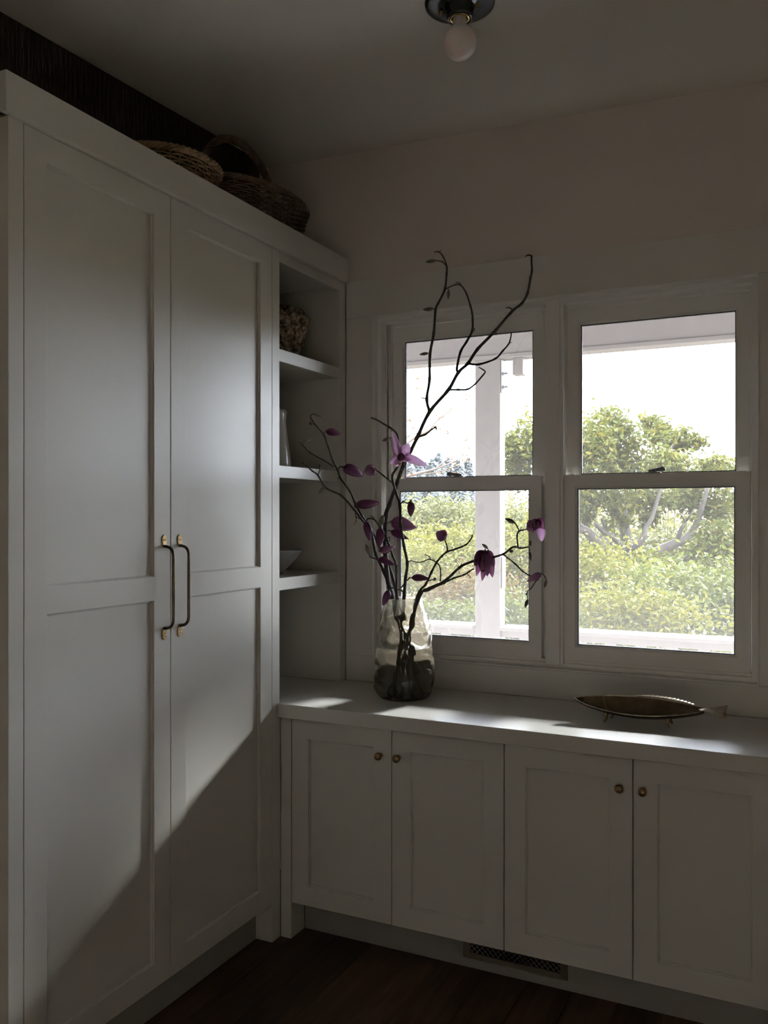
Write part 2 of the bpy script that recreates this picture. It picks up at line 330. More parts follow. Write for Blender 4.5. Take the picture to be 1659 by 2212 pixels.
def window(name, x0, x1, lock_x, flip):
    z0, zm, z1 = 1.064, 1.822, 2.5125
    W = bpy.data.objects.new(name, None); COL.objects.link(W); W.location = ((x0+x1)/2, 3.6, z0); struct(W)
    TI = TB(3.545); TO = TB(3.602)
    for nm, TT, za, zb, wb, wt_ in (('lower_sash', TI, z0, zm, .064, .056), ('upper_sash', TO, zm-.035, z1, .04, .0675)):
        b = MB(); b.ring(TT, x0, x1, za, zb, .047, wt_-.008, -.036, 0, wb-.008)
        b.ring(TT, x0+.047, x1-.047, za+wb-.008, zb-wt_+.008, .0035, .0035, -.030, -.004)
        b.ring(TT, x0+.0505, x1-.0505, za+wb-.0045, zb-wt_+.0045, .0045, .0045, -.026, -.009)
        s = b.build(nm, 'vinyl', W, bevel=.001)
        MB().ring(TT, x0+.055, x1-.055, za+wb, zb-wt_, .0035, .0035, -.024, -.013).build('glazing_gasket', 'gasket', s)
        MB().mbox(TT, x0+.05, x1-.05, za+wb-.003, zb-wt_+.003, -.022, -.018).build('pane', 'pane', s)
    lz = zm; b = MB()
    b.prism([(lock_x-.03, 3.553), (lock_x+.03, 3.553), (lock_x+.03, 3.577), (lock_x-.03, 3.577)], lz, lz+.005)
    L = b.build('sash_lock', 'lockmetal', W, bevel=.001)
    e = lock_x+flip*.036
    b = MB(); b.lathe([(.011, 0), (.011, .010), (.008, .012)], (lock_x, 3.565, lz+.005), 16); b.tube([(lock_x-flip*.018, 3.565, lz+.011), (lock_x, 3.564, lz+.013), (lock_x+flip*.022, 3.56, lz+.015), (e, 3.557, lz+.016)], [.004, .006, .007, .010], 8)
    b.lathe([(.0, -.010), (.010, -.007), (.013, 0), (.010, .007), (0, .010)], (e, 3.557, lz+.016), 14)
    b.build('lock_lever', 'lockmetal', L, smooth=True)
    for xx in (x0+.03, x1-.03): MB().box(xx-.012, xx+.012, 3.558, 3.575, lz, lz+.004).build('tilt_latch', 'vinyl', W)
    MB().box(x0+.01, x1-.01, 3.652, 3.653, z0-.01, z1+.01).build('insect_screen', 'screen', W)
    return W
window('window_1', -1.714, -1.006, -1.385, -1)
window('window_2', -.912, -.204, -.560, 1)

# ---------------------------------------------------------------- joinery
def shaker(parent, T, u0, u1, v0, v1, st, mids=(), panel_names='panel', th=.022):
    """frame of stiles and rails with recessed panels; v rails: list of (lo,hi)"""
    rails = [(v0, v0+st)]+list(mids)+[(v1-st, v1)]
    b = MB(); b.cells(T, [u0, u0+st, u1-st, u1], [x for r in rails for x in r], lambda i, j: i != 1 or j % 2 == 0, -th, 0)
    op = [(rails[i][1], rails[i+1][0]) for i in range(len(rails)-1)]
    for a, c in op: b.ring(T, u0+st-.0005, u1-st+.0005, a-.0005, c+.0005, .0045, .0045, -th+.002, -.006)
    d = b.build('door', 'paint', parent, bevel=.0013)
    for a, c in op: MB().mbox(T, u0+st-.006, u1-st+.006, a-.006, c+.006, -th+.003, -.0125).build('panel', 'paint', d)
    return d
def pull(door, y, z0, z1):
    x = XC; b = MB(); R_ = .026; out = .040; yb = y+.003
    za, zb = z0+.036, z1-.036
    pts = [(x+.003, y, za), (x+.014, y, za+.001), (x+out-.012, y, za+.006), (x+out-.002, y, za+.020), (x+out, y, za+.045), (x+out, y, (za+zb)/2), (x+out, y, zb-.045), (x+out-.002, y, zb-.020), (x+out-.012, y, zb-.006), (x+.014, y, zb-.001), (x+.003, y, zb)]
    h = MB().tube(pts, [.0055, .005, .005, .005, .005, .0055, .005, .005, .005, .005, .0055], 10, 4).build('handle', 'bronze', door, smooth=True); h['label'] = 'dark bronze bow handle'
    for zc_, s in ((z0+.019, -1), (z1-.019, 1)):
        prof = []
        for k in range(20):
            a = 2*math.pi*k/20; ww = .0115*math.sin(a)*(1+.28*s*math.cos(a)); prof.append((ww, .0215*math.cos(a)))
        b = MB(); n = 20
        b.add([(x+.0001, y+p[0], zc_+p[1]) for p in prof]+[(x+.0035, y+p[0]*.9, zc_+p[1]*.94) for p in prof], [])
        # outline turns clockwise seen from +x, so the front cap is reversed
        b.f.append([n+i for i in reversed(range(n))]); b.f.append(list(range(n)))
        for i in range(n): b.f.append([n+i, n+(i+1) % n, (i+1) % n, i])
        pp = b.build('mounting_plate', 'brass', door, bevel=.0006)
        for dy in (-.0042, .0042):
            MB().lathe([(.0031, 0), (.0031, .0008), (.0022, .0016), (0, .0018)], (x+.0034, y+dy, zc_+.004*s), 12, axis=(1, 0, 0)).build('screw', 'brass_polished', door, smooth=True)
tall = thing('tall_cupboard', (-2.1, 2.29, FL), 'tall greige two-door cupboard with bronze bow handles, filling the left wall', 'cupboard')
b = MB(); b.box(XL+.002, XC-.06, 1.66, 2.947, .115, 2.78)
b.build('carcass', 'paint', tall)
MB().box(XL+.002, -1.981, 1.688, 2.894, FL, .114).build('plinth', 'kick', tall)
MB().box(XL+.002, XC, 1.637, 1.6865, FL, 2.712).build('end_panel', 'paint', tall, bevel=.0015)
MB().box(-1.985, XC, 2.8945, 2.948, FL, 2.712).box(-1.94, XC-.0005, 2.94, 2.9548, FL, .853).build('corner_stile', 'paint', tall, bevel=.0015)
TD = TL(XC)
d1 = shaker(tall, TD, 1.6895, 2.2865, .127, 2.7105, .079, [(1.379, 1.458)])
d2 = shaker(tall, TD, 2.2900, 2.8925, .127, 2.7105, .079, [(1.379, 1.458)])
pull(d1, 2.254, 1.250, 1.590); pull(d2, 2.332, 1.251, 1.590)

cor = thing('cornice_board', (-2.1, 2.5, 2.71), 'long flat greige cornice board across the top of cupboard and shelves', 'cornice')
b = MB(); b.box(XC-.02, -1.885, 1.613, 3.4985, 2.712, 2.819); b.build('fascia', 'paint', cor, bevel=.002)
MB().box(XL+.002, -1.905, 1.6131, 1.633, 2.712, 2.819).build('return_board', 'paint', cor, bevel=.002)
MB().box(XL+.002, XC-.021, 1.634, 3.49, 2.781, 2.797).build('top_board', 'paint', cor)

sh = thing('shelf_unit', (-2.1, 3.2, WT), 'open greige shelf niche in the corner above the worktop', 'shelves')
MB().box(XL+.002, XC-.0005, 3.448, 3.4985, WT+.0005, 2.711).build('side_panel', 'paint', sh, bevel=.0015)
MB().box(XL+.002, XL+.014, 2.949, 3.447, WT+.0005, 2.711).build('back_panel', 'paint', sh)
MB().box(XC-.02, XC, 2.9485, 3.4475, 2.668, 2.7115).build('header_rail', 'paint', sh, bevel=.0015)
MB().box(XL+.015, XC-.021, 2.949, 3.447, 2.69, 2.711).build('top_panel', 'paint', sh)
sh0 = None
for z in (2.325, 1.858, 1.405):
    if sh0 is None: sh0 = MB().box(XL+.015, XC-.008, 2.949, 3.4475, 2.325-.050, 2.325).build('shelf', 'paint', sh, bevel=.002)
    else: dup(sh0, sh, (0, 0, z-2.325))

wt = MB().prism([(XL+.002, 2.9495), (XC+.001, 2.9495), (XC+.001, YF), (XR-.002, YF), (XR-.002, 3.4975), (XL+.002, 3.4975)], .855, WT).build('worktop', 'paint_top', bevel=.003, origin=(-1, 3.2, .855))
tag(wt, 'long greige painted worktop running under the windows into the corner', 'worktop')
YD = 2.955
def knob(door, x, z):
    k = MB().lathe([(.0085, 0), (.0085, .002), (.0055, .004), (.0050, .010), (.0075, .013), (.0125, .018), (.0145, .023), (.0135, .028), (.0085, .032), (0, .0335)], (x, YD, z), 28, axis=(0, -1, 0), cap=False).build('knob', 'brass', door, smooth=True)
    k['label'] = 'round aged brass knob'
labels = ['greige base cabinet below the glass vase, its left door beside the tall cupboard', 'greige base cabinet below the fish dish, above the right end of the vent', 'greige base cabinet at the far right end of the worktop, past the window']
edges = [(-1.8535, -1.413, -.973), (-.973, -.529, -.087), (-.087, .357, .80)]
kn = [(-1.459, -1.384), (-.570, -.495), (.312, .402)]
for i, (a, m_, c) in enumerate(edges):
    cb = thing('base_cabinet', ((a+c)/2, 3.2, FL), labels[i], 'cabinet', 'base cabinets under the worktop')
    x0 = XC+.001 if i == 0 else a; x1 = c if i < 2 else XR-.003
    MB().box(x0, x1-.0005, YD+.055, 3.49, .112, .854).build('carcass', 'paint', cb)
    if i == 0: MB().box(XC+.001, -1.8555, YD, 3.058, FL, .854).build('filler_stile', 'paint', cb, bevel=.0015)
    if i == 2: MB().box(.803, XR-.003, YD, 3.058, FL, .854).build('filler_stile', 'paint', cb, bevel=.0015)
    T_ = TB(YD)
    for q, (u0, u1) in enumerate(((a+.0016, m_-.0016), (m_+.0016, c-.0016))):
        d = shaker(cb, T_, u0, u1, .120, .8535, .0765)
        knob(d, kn[i][q], .752)
tk = MB().box(-1.8545, .802, 3.06, 3.075, FL, .1115).build('toe_kick', 'kick', origin=(-.5, 3.06, FL)); tag(tk, 'recessed toe kick board darkened for shade along the floor under the base cabinets', 'toe kick')
# register in the toe kick
vt = thing('floor_register', (-.968, 3.055, .012), 'dark heating vent grille with diamond lattice in the toe kick', 'vent')
TV = TB(3.0595); x0, x1, z0, z1 = -1.166, -.772, .012, .105
MB().ring(TV, x0, x1, z0, z1, .026, .018, .0, .004).build('frame', 'grille', vt, bevel=.0008)
MB().mbox(TV, x0+.02, x1-.02, z0+.01, z1-.01, .0002, .0007).build('duct_shade', 'dark', vt)  # flat near-black sheet, darkness behind the lattice put into its colour
b = MB(); ux0, ux1, v0, v1 = x0+.024, x1-.024, z0+.016, z1-.016; st = .0205; hgt = v1-v0; k = -hgt
while k < (ux1-ux0):
    for sgn in (1, -1):
        a0 = ux0+k if sgn > 0 else ux0+k+hgt; pts = []
        t0, t1 = 0, hgt
        xa, xb = a0, a0+sgn*hgt
        def clip(xa, xb):
            lo, hi = 0., 1.
            for lim, low in ((ux0, True), (ux1, False)):
                dx = xb-xa; t = (lim-xa)/dx
                if (dx > 0) == low: lo = max(lo, t)
                else: hi = min(hi, t)
            return lo, hi
        lo, hi = clip(xa, xb)
        if hi-lo > .05: b.tube([TV(xa+(xb-xa)*lo, v0+hgt*lo, .002+.0006*sgn), TV(xa+(xb-xa)*hi, v0+hgt*hi, .002+.0006*sgn)], .0017, 4, 1)
    k += st
b.build('lattice', 'grille', vt)

b = MB(); b.box(XL+.0005, XL+.022, 1.0, 3.42, 2.802, 3.2)
for k in (4, 5, 6, 7): b.v[k].z = zc(b.v[k].x, b.v[k].y)-.003
bd = b.build('wall_beam', 'beam', origin=(XL, 2.2, 2.802), bevel=.003)
tag(bd, 'dark rough-sawn timber beam along the left wall above the cupboard', 'beam')

# ---------------------------------------------------------------- ceiling light
lx, ly = -.970, 2.514; zl = zc(lx, ly)
cl = thing('ceiling_light', (lx, ly, zl), 'bare frosted globe bulb in a black porcelain ceiling fixture', 'ceiling light')
MB().lathe([(.080, -.0005), (.104, -.004), (.108, -.014), (.106, -.022), (.096, -.025), (.075, -.023), (.055, -.024), (.050, -.028)], (lx, ly, zl), 56).build('canopy', 'black', cl, smooth=True)
MB().lathe([(.046, -.022), (.046, -.030), (.042, -.038), (.041, -.056), (.041, -.064), (.034, -.066), (.031, -.062), (.030, -.03)], (lx, ly, zl), 40, cap=False).build('socket', 'black', cl, smooth=True)
MB().lathe([(.0305, -.03), (.0305, -.0655), (.027, -.0665), (.025, -.064), (.025, -.03)], (lx, ly, zl), 36, cap=False).build('brass_collar', 'brass_polished', cl, smooth=True)
prof = [(.018, -.032), (.019, -.060), (.021, -.068)]
for k in range(0, 17):
    a = math.radians(24+156*k/16); prof.append((.0505*math.sin(a), -.1375+.0515*math.cos(a)*1.0))
bl = MB().lathe(prof, (lx, ly, zl), 40, cap=False).build('bulb', 'bulb', cl, smooth=True); bl['label'] = 'unlit frosted globe bulb'
for a_, b_ in ((-.056, .032), (.054, -.012)):
    MB().lathe([(.0065, .0), (.0072, -.005), (.006, -.010), (.003, -.0125), (0, -.013)], (lx+RT.x*a_+FW.x*b_, ly+RT.y*a_+FW.y*b_, zl-.021), 16, cap=False).build('screw', 'brass', cl, smooth=True)

# ---------------------------------------------------------------- baskets on the cupboard
def rope(b, path, n, r0, r, twist, sides=5):      # path: f(t)->(point, normal, binormal)
    for s in range(n):
        pts = []
        for i in range(65):
            t = i/64; p, nn, bb = path(t); a = twist*2*math.pi*t+2*math.pi*s/n; pts.append(p+nn*math.cos(a)*r0+bb*math.sin(a)*r0)
        b.tube(pts, r, sides, 1)
def basket(name, c, ax, ay, h, flare, m, label, rim_r, nst, rows, tilt=0):
    t = thing(name, c, label, 'basket'); c = Vector(c)
    def P(a, f, off=0): k = 1-flare*(1-f); return c+Vector(((ax*k+off)*math.cos(a), (ay*k+off)*math.sin(a), h*f+tilt*math.sin(a)*ay))
    b = MB()
    for i in range(nst):
        a = 2*math.pi*i/nst; b.tube([P(a, f) for f in (0.02, .35, .7, 1)], .0032, 5, 1)
    b.build('stakes', m, t, smooth=True)
    b = MB()
    for r in range(rows):
        f = .04+.9*r/(rows-1); n = nst*4
        pts = [P(2*math.pi*i/n, f, .0042*math.cos(math.pi*(i/4+r))) for i in range(n+1)]; b.tube(pts, .0045*min(1, h/rows/.009), 5, 1)
    w_ = b.build('weave', m, t, smooth=True); w_['kind'] = 'stuff'
    b = MB()
    def path(u):
        a = 2*math.pi*u; p = P(a, 1.0); n_ = Vector((math.cos(a), math.sin(a), 0)); return p, n_, Vector((0, 0, 1))
    rope(b, path, 4, rim_r*.62, rim_r*.55, 14)
    b.build('rim', m, t, smooth=True)
    base = MB(); base.lathe([(0.001, 0), (ax*(1-flare)*1.0, 0), (ax*(1-flare), .006), (.001, .006)], (0, 0, 0), 32, cap=False)
    for v in base.v: v.y *= ay/ax; v += c
    base.build('bottom', m, t)
    return t
TOPZ = 2.7975
basket('wicker_tray', (-2.12, 2.50, TOPZ), .20, .215, .118, .25, 'wicker_pale', 'pale shallow willow basket on the cupboard, left of the handled basket', .013, 36, 11)
hb = basket('handled_basket', (-2.105, 3.045, TOPZ), .19, .32, .172, .18, 'wicker_dark', 'dark willow basket with a tall arched handle on the cupboard', .011, 44, 17)
b = MB(); c = Vector((-2.105, 2.965, TOPZ))
def hpath(t):
    a = math.pi*t; p = c+Vector((0, -.265*math.cos(a), .10+.285*max(0, math.sin(a))**.85)); n_ = Vector((0, -math.cos(a), math.sin(a))); return p, n_, Vector((1, 0, 0))
rope(b, hpath, 5, .0095, .0075, 7)
b.build('handle', 'wicker_dark', hb, smooth=True)

# ---------------------------------------------------------------- things on the shelves
pt = thing('speckled_jar', (-2.10, 3.272, 2.3252), 'brown speckled glazed lidded jar on the top shelf', 'jar')
MB().lathe([(.001, 0), (.064, 0), (.066, .006), (.066, .014), (.078, .040), (.094, .080), (.104, .115), (.108, .138), (.117, .144), (.121, .152), (.117, .160), (.110, .164)], (-2.1, 3.272, 2.3252), 56, cap=False).build('body', 'speckle', pt, smooth=True)
MB().lathe([(.110, .160), (.116, .166), (.118, .190), (.120, .200), (.114, .207), (.104, .211), (.098, .214), (.100, .226), (.092, .238), (.070, .248), (.03, .254), (.001, .2555)], (-2.1, 3.272, 2.3252), 56, cap=False).build('lid', 'speckle', pt, smooth=True)
pc = Vector((-2.08, 3.16, 1.8582)); ph = thing('white_pitcher', pc, 'tall white glazed pitcher with a pouring lip on the middle shelf', 'pitcher')
b = MB(); n = 48; outer = [(.074, 0), (.080, .004), (.081, .02), (.078, .06), (.071, .11), (.064, .16), (.060, .20), (.060, .235), (.062, .252)]
inner = [(.059, .251), (.057, .235), (.057, .2), (.068, .11), (.075, .03), (.0, .012)]
R_ = outer+inner; base = len(b.v)
for r, z in R_:
    for i in range(n):
        a = 2*math.pi*i/n; lip = max(0, math.cos(a-math.radians(70)))**14*max(0, (z-.19)/.06)**1.3*.019; rr = r+lip
        b.v.append(pc+Vector((rr*math.cos(a), rr*math.sin(a), z+lip*.25)))
for j in range(len(R_)-1):
    for i in range(n): b.f.append([j*n+i, j*n+(i+1) % n, (j+1)*n+(i+1) % n, (j+1)*n+i])
b.f.append(list(reversed(range(n))))
b.build('body', 'ceramic', ph, smooth=True)
a = math.radians(250); hx = Vector((math.cos(a), math.sin(a), 0))
MB().tube([pc+hx*.062+Vector((0, 0, .215)), pc+hx*.10+Vector((0, 0, .225)), pc+hx*.125+Vector((0, 0, .17)), pc+hx*.105+Vector((0, 0, .10)), pc+hx*.074+Vector((0, 0, .075))], [.009, .008, .0075, .008, .009], 10, 5).build('handle', 'ceramic', ph, smooth=True)
bc = Vector((-2.09, 3.185, 1.4052)); bo = MB().lathe([(.001, .004), (.036, .004), (.036, 0), (.042, 0), (.042, .010), (.062, .026), (.094, .060), (.122, .096), (.126, .103), (.123, .104), (.116, .096), (.088, .062), (.055, .032), (.02, .020), (.001, .019)], bc, 56, cap=False).build('footed_bowl', 'stone', smooth=True, origin=bc)
tag(bo, 'grey conical footed bowl on the lowest shelf', 'bowl')

# ---------------------------------------------------------------- vase
D0 = 3.59
vc = at(873, 1506, D0); vc.z = WT+.0006
vz = thing('glass_vase', vc, 'smoky rippled glass vase half full of water holding the magnolia branches', 'vase')
hw = [(1506, 50), (1510-8, 55), (1495, 59), (1480, 63), (1460, 65), (1435, 63.5), (1415, 61), (1392, 59.5), (1372, 59.5), (1350, 56.5), (1330, 51), (1312, 44.5), (1300, 41), (1293, 40)]
vp = [(h_*D0/F_PX, (1506-y_)*D0/F_PX) for y_, h_ in hw]
def vrad(z):
    for (r0, z0), (r1, z1) in zip(vp, vp[1:]):
        if z <= z1: t = (z-z0)/(z1-z0); t = t*t*(3-2*t)*.5+t*.5; return r0+(r1-r0)*t
    return vp[-1][0]
H = vp[-1][1]
def lump(a, z, k):
    q = Vector((math.cos(a)*1.5, math.sin(a)*1.5, z*15)); f = min(1, z/.03)*min(1, max(0, (H-z)/.05))
    return k*f*(noise.noise(q)*.0075+noise.noise(q*2.3+Vector((5, 3, 1)))*.0048)
b = MB(); n, mrow = 96, 84
rows = []
rows.append([vc+Vector((0.0008*math.cos(2*math.pi*i/n), .0008*math.sin(2*math.pi*i/n), .003)) for i in range(n)])
rows.append([vc+Vector((.07*math.cos(2*math.pi*i/n), .07*math.sin(2*math.pi*i/n), .003)) for i in range(n)])
for j in range(mrow+1):
    z = H*j/mrow; rows.append([vc+Vector(((vrad(z)+lump(2*math.pi*i/n, z, 1))*math.cos(2*math.pi*i/n), (vrad(z)+lump(2*math.pi*i/n, z, 1))*math.sin(2*math.pi*i/n), z)) for i in range(n)])
def innr(a, z): return vrad(z)-.0045-.006*max(0, 1-z/.03)+lump(a+.25, z+.01, .55)
rows.append([vc+Vector(((vp[-1][0]-.002)*math.cos(2*math.pi*i/n), (vp[-1][0]-.002)*math.sin(2*math.pi*i/n), H+.0015)) for i in range(n)])
for j in range(mrow, 2, -1):
    z = H*j/mrow; rows.append([vc+Vector((innr(2*math.pi*i/n, z)*math.cos(2*math.pi*i/n), innr(2*math.pi*i/n, z)*math.sin(2*math.pi*i/n), z)) for i in range(n)])
rows.append([vc+Vector((.0008*math.cos(2*math.pi*i/n), .0008*math.sin(2*math.pi*i/n), .0135)) for i in range(n)])
for r in rows: b.v += r
for j in range(len(rows)-1):
    for i in range(n): b.f.append([j*n+i, j*n+(i+1) % n, (j+1)*n+(i+1) % n, (j+1)*n+i])
b.f.append(list(reversed(range(n)))); b.f.append([(len(rows)-1)*n+i for i in range(n)])
b.build('glass_body', 'vase', vz, smooth=True)
b = MB(); ZW = .209; rows = []
zs = [.0145]+[.018+(ZW-.018)*k/30 for k in range(31)]
for k, z in enumerate(zs): rows.append([vc+Vector(((innr(2*math.pi*i/n, z)+.0006)*(.5 if k == 0 else 1)*math.cos(2*math.pi*i/n), (innr(2*math.pi*i/n, z)+.0006)*(.5 if k == 0 else 1)*math.sin(2*math.pi*i/n), z)) for i in range(n)])
for r in rows: b.v += r
for j in range(len(rows)-1):
    for i in range(n): b.f.append([j*n+i, j*n+(i+1) % n, (j+1)*n+(i+1) % n, (j+1)*n+i])
b.f.append(list(reversed(range(n)))); b.f.append([(len(rows)-1)*n+i for i in range(n)])
wtr = b.build('water', 'water', vz); wtr['label'] = 'clear water to half height'

# ---------------------------------------------------------------- magnolia branches
PX = D0/F_PX
def petal(name, m, parent, B, T_, wd, bend=.15, cup=.35, side=None, tipw=.55, flip=1):
    """one petal from B to T_ (world), width wd; cup = how far the edges fold, bend = bow out of line"""
    ax = (T_-B); L = ax.length; ax.normalize()
    sd = ax.cross(side if side is not None else FW); sd = sd.normalized() if sd.length > 1e-4 else RT.copy(); nn = sd.cross(ax)*flip
    P = []; b = MB(); R_, Q = 9, 7
    for i in range(R_+1):
        t = i/R_; ww = wd*.5*(math.sin(math.pi*min(1, t**(tipw+.12)*.97+.02))**.75*.92+.10*(1-t)); c_ = B+ax*L*t+nn*bend*L*math.sin(math.pi*t)
        row = []
        for j in range(Q):
            s_ = (j/(Q-1)-.5)*2; wob = .04*wd*math.sin(9*t+3*s_)
            row.append(c_+sd*ww*s_*(1-.15*cup*s_*s_)-nn*(cup*ww*s_*s_+wob*abs(s_)**3)); b.a.append(t)
        P.append(row)
    b.grid(P); b.v = [v for v in b.v]
    o = b.build(name, m, parent, smooth=True)
    so = o.modifiers.new('thick', 'SOLIDIFY'); so.thickness = .0007; so.offset = 0
    return o
def closed_bud(parent, B, T_, wd, m, name='bloom', scale_cup=True):
    """closed bloom: receptacle with a bract and four wrapped petals"""
    ax = (T_-B); L = ax.length; ax.normalize(); q = Vector((0, 0, 1)).rotation_difference(ax).to_matrix(); rr = random.Random(int(B.x*9999)+int(T_.z*7777))
    core = MB().lathe([(.0022, -.004), (.0034, 0), (.0045, .005), (.003, .010), (0.0005, .012)], B, 10, axis=ax, cap=False).build(name, 'budgreen', parent, smooth=True)
    n = 4; r0 = rr.uniform(0, 6)
    for k in range(n):
        b = MB(); P = []; R_, Q = 10, 7; lk = L*(1-.10*rr.random()*(k > 0)); off = 1-.07*k; tw = rr.uniform(-.25, .25)
        for i in range(R_+1):
            t = i/R_; rad = wd*.5*off*(math.sin(math.pi*(t**.72)*.965+.02)**.8+.04); half = math.radians(72)*(1-.35*t**4)
            row = []
            for j in range(Q):
                s_ = (j/(Q-1)-.5)*2; a = r0+k*2*math.pi/n*1.0+s_*half+tw*t; rd = rad*(1-.06*s_+.02*math.sin(7*t+k))
                row.append(B+q@Vector((rd*math.cos(a), rd*math.sin(a), lk*t*(1-.05*s_*s_*t)))); b.a.append(t)
            P.append(row)
        b.grid(P); o = b.build('petal', m, core, smooth=True); so = o.modifiers.new('thick', 'SOLIDIFY'); so.thickness = .0006; so.offset = 0
    return core
def leafbud(parent, B, T_, wd):
    ax = T_-B; L = ax.length; b = MB()
    b.lathe([(wd*.16, -.03*L), (wd*.30, .04*L), (wd*.45, .22*L), (wd*.5, .42*L), (wd*.42, .65*L), (wd*.22, .87*L), (wd*.03, L)], B, 10, axis=ax.normalized())
    return b.build('leaf_bud', 'budgreen', parent, smooth=True)

def branch(label, d, stems, blooms=(), buds=(), root=None, thick=1.35):
    """d(px,py)->distance; stems: list of (pixel path, r0, r1)"""
    g = lambda p: at(p[0], p[1], d(*p))
    base = g(stems[0][0][0]); foot = vc+Vector((root[0], root[1], .017)); 
    t = thing('magnolia_branch', foot, label, 'branch', 'magnolia branches in the vase')
    b = MB()
    for k, (pts, r0, r1) in enumerate(stems):
        r0 *= thick; r1 *= thick
        W = [g(p) for p in pts]
        if k == 0: W = [foot, foot.lerp(W[0], .5)+Vector((.002, .001, 0))]+W
        rs = [r0+(r1-r0)*i/(len(W)-1) for i in range(len(W))]
        b.tube(W, rs, 7, 4, knob=.22)
    b.build('stem', 'bark', t, smooth=True)
    for B, T_, wd, m in blooms: closed_bud(t, g(B), g(T_), wd*PX, m)
    for B, T_, wd in buds: leafbud(t, g(B), g(T_), wd*PX)
    return t, g
ramp = lambda x, a, b_, u, v: u+(v-u)*max(0, min(1, (x-a)/(b_-a)))
# tall branch
dA = lambda x, y: ramp(y, 1290, 560, D0-.01, 3.33)
tA, gA = branch('tallest magnolia branch, bare twigs arching over the window header', dA, [
 ([(849,1289),(842,1270),(836,1241),(832,1164),(834,1113),(842,1090),(856,1049),(873,1002),(888,973),(902,944),(928,890),(969,842),(990,805),(1011,785),(1032,754),(1067,718),(1107,672),(1127,656),(1140,633),(1146,600),(1149,586),(1148,560)], .0062, .0022),
 ([(1148,560),(1148,553),(1141,551),(1135,554)], .0022, .0014),
 ([(928,890),(922,862),(928,821),(929,765),(937,721),(941,669),(946,656),(961,625),(965,590),(965,575),(958,556),(948,544),(938,545)], .0036, .0014),
 ([(965,575),(955,565),(942,563)], .0014, .0012), ([(941,669),(936,667)], .0014, .0012), ([(929,765),(924,762)], .0014, .0012), ([(922,862),(914,860),(907,857)], .0015, .0010), ([(948,546),(953,541)], .001, .0008),
 ([(990,805),(987,796),(995,760),(1008,738),(1020,715),(1021,690),(1020,676),(1016,660),(1007,633),(996,617),(985,615),(971,620),(963,624)], .0030, .0013), ([(998,618),(992,611),(984,610)], .0013, .0009), ([(968,622),(969,628)], .001, .001), ([(1020,713),(1025,710),(1024,716)], .001, .0007),
 ([(1011,786),(1035,787),(1070,775),(1086,758),(1099,743),(1103,730),(1105,719)], .0026, .0013), ([(1100,742),(1106,739)], .001, .0007), ([(1103,719),(1107,718)], .0012, .001),
 ([(968,842),(990,842),(1010,841),(1027,829),(1042,812),(1048,804),(1044,799),(1034,793)], .0024, .0012), ([(1013,840),(1016,847)], .001, .0007),
 ([(902,944),(915,940),(923,936),(934,927),(941,922)], .0024, .0016), ([(1107,672),(1102,665),(1093,664)], .0016, .0012), ([(1067,718),(1073,720),(1072,725)], .0012, .0009)],
 buds=[((936,667),(913,669),9), ((924,763),(906,766),7), ((941,563),(919,566),8), ((969,627),(968,647),6), ((941,921),(944,930),4)], root=(.03, .0), thick=1.75)
closed_bud(tA, gA((844,1127)), gA((900,1141)), 30*PX, 'petal_mid'); closed_bud(tA, gA((844,1147)), gA((883,1165)), 16*PX, 'petal_dark')
MB().tube([gA((834,1135)), gA((838,1130)), gA((845,1127))], [.0022, .0026], 6, 3).build('stalk', 'bark', tA, smooth=True)
MB().tube([gA((833,1152)), gA((838,1146)), gA((845,1147))], [.002, .0024], 6, 3).build('stalk', 'bark', tA, smooth=True)
# branch with the open pale flower
dB = lambda x, y: ramp(y, 1290, 900, D0-.03, 3.36)
tB, gB = branch('magnolia branch carrying the wide-open pale lilac flower', dB, [
 ([(873,1289),(876,1250),(880,1218),(873,1181),(866,1137),(864,1093),(856,1066),(849,1042),(848,1026),(856,1013),(866,992),(864,970),(862,958),(857,937),(843,924),(829,916),(816,908),(803,903)], .0052, .0020),
 ([(803,903),(801,901)], .0024, .0016), ([(846,1042),(828,1027),(810,1014)], .0024, .0020), ([(864,1090),(871,1084),(880,1087),(886,1083)], .0022, .0018), ([(881,1215),(886,1212),(888,1209)], .0016, .0012), ([(862,955),(848,946),(841,946)], .0013, .0012),
 ([(876,1283),(866,1275),(858,1273),(848,1270),(842,1274)], .0022, .0022)],
 blooms=[((888,1084),(886,1117),17,'petal_dark'), ((811,1013),(786,1023),26,'petal_mid'), ((841,1275),(826,1308),17,'petal_dark')],
 buds=[((841,946),(825,953),8), ((886,1083),(889,1078),4)], root=(-.02, -.035))
fl1 = MB(); c = gB((866, 988))-FW*.012
fl1.lathe([(.002, -.012), (.010, -.008), (.015, 0), (.013, .006), (.006, .011), (0.0005, .013)], c, 18, axis=(-FW+UP*-.1).normalized(), cap=False)
rr = random.Random(3)
for k in range(60):
    a = rr.uniform(0, 6.28); r = rr.uniform(.006, .017); p = c+RT*math.cos(a)*r*.7+UP*math.sin(a)*r*.7-FW*.004; fl1.tube([p, p+RT*math.cos(a)*r*.55+UP*math.sin(a)*r*.55-FW*rr.uniform(.003, .010)], [.0010, .0006], 4, 1)
fl1 = fl1.build('flower', 'stamen', tB, smooth=True)
MB().lathe([(.001, -.004), (.0055, -.001), (.006, .004), (.003, .009), (.0005, .010)], gB((864, 1003))-FW*.014, 10, axis=(-FW).normalized(), cap=False).build('anthers', 'anther', fl1, smooth=True)
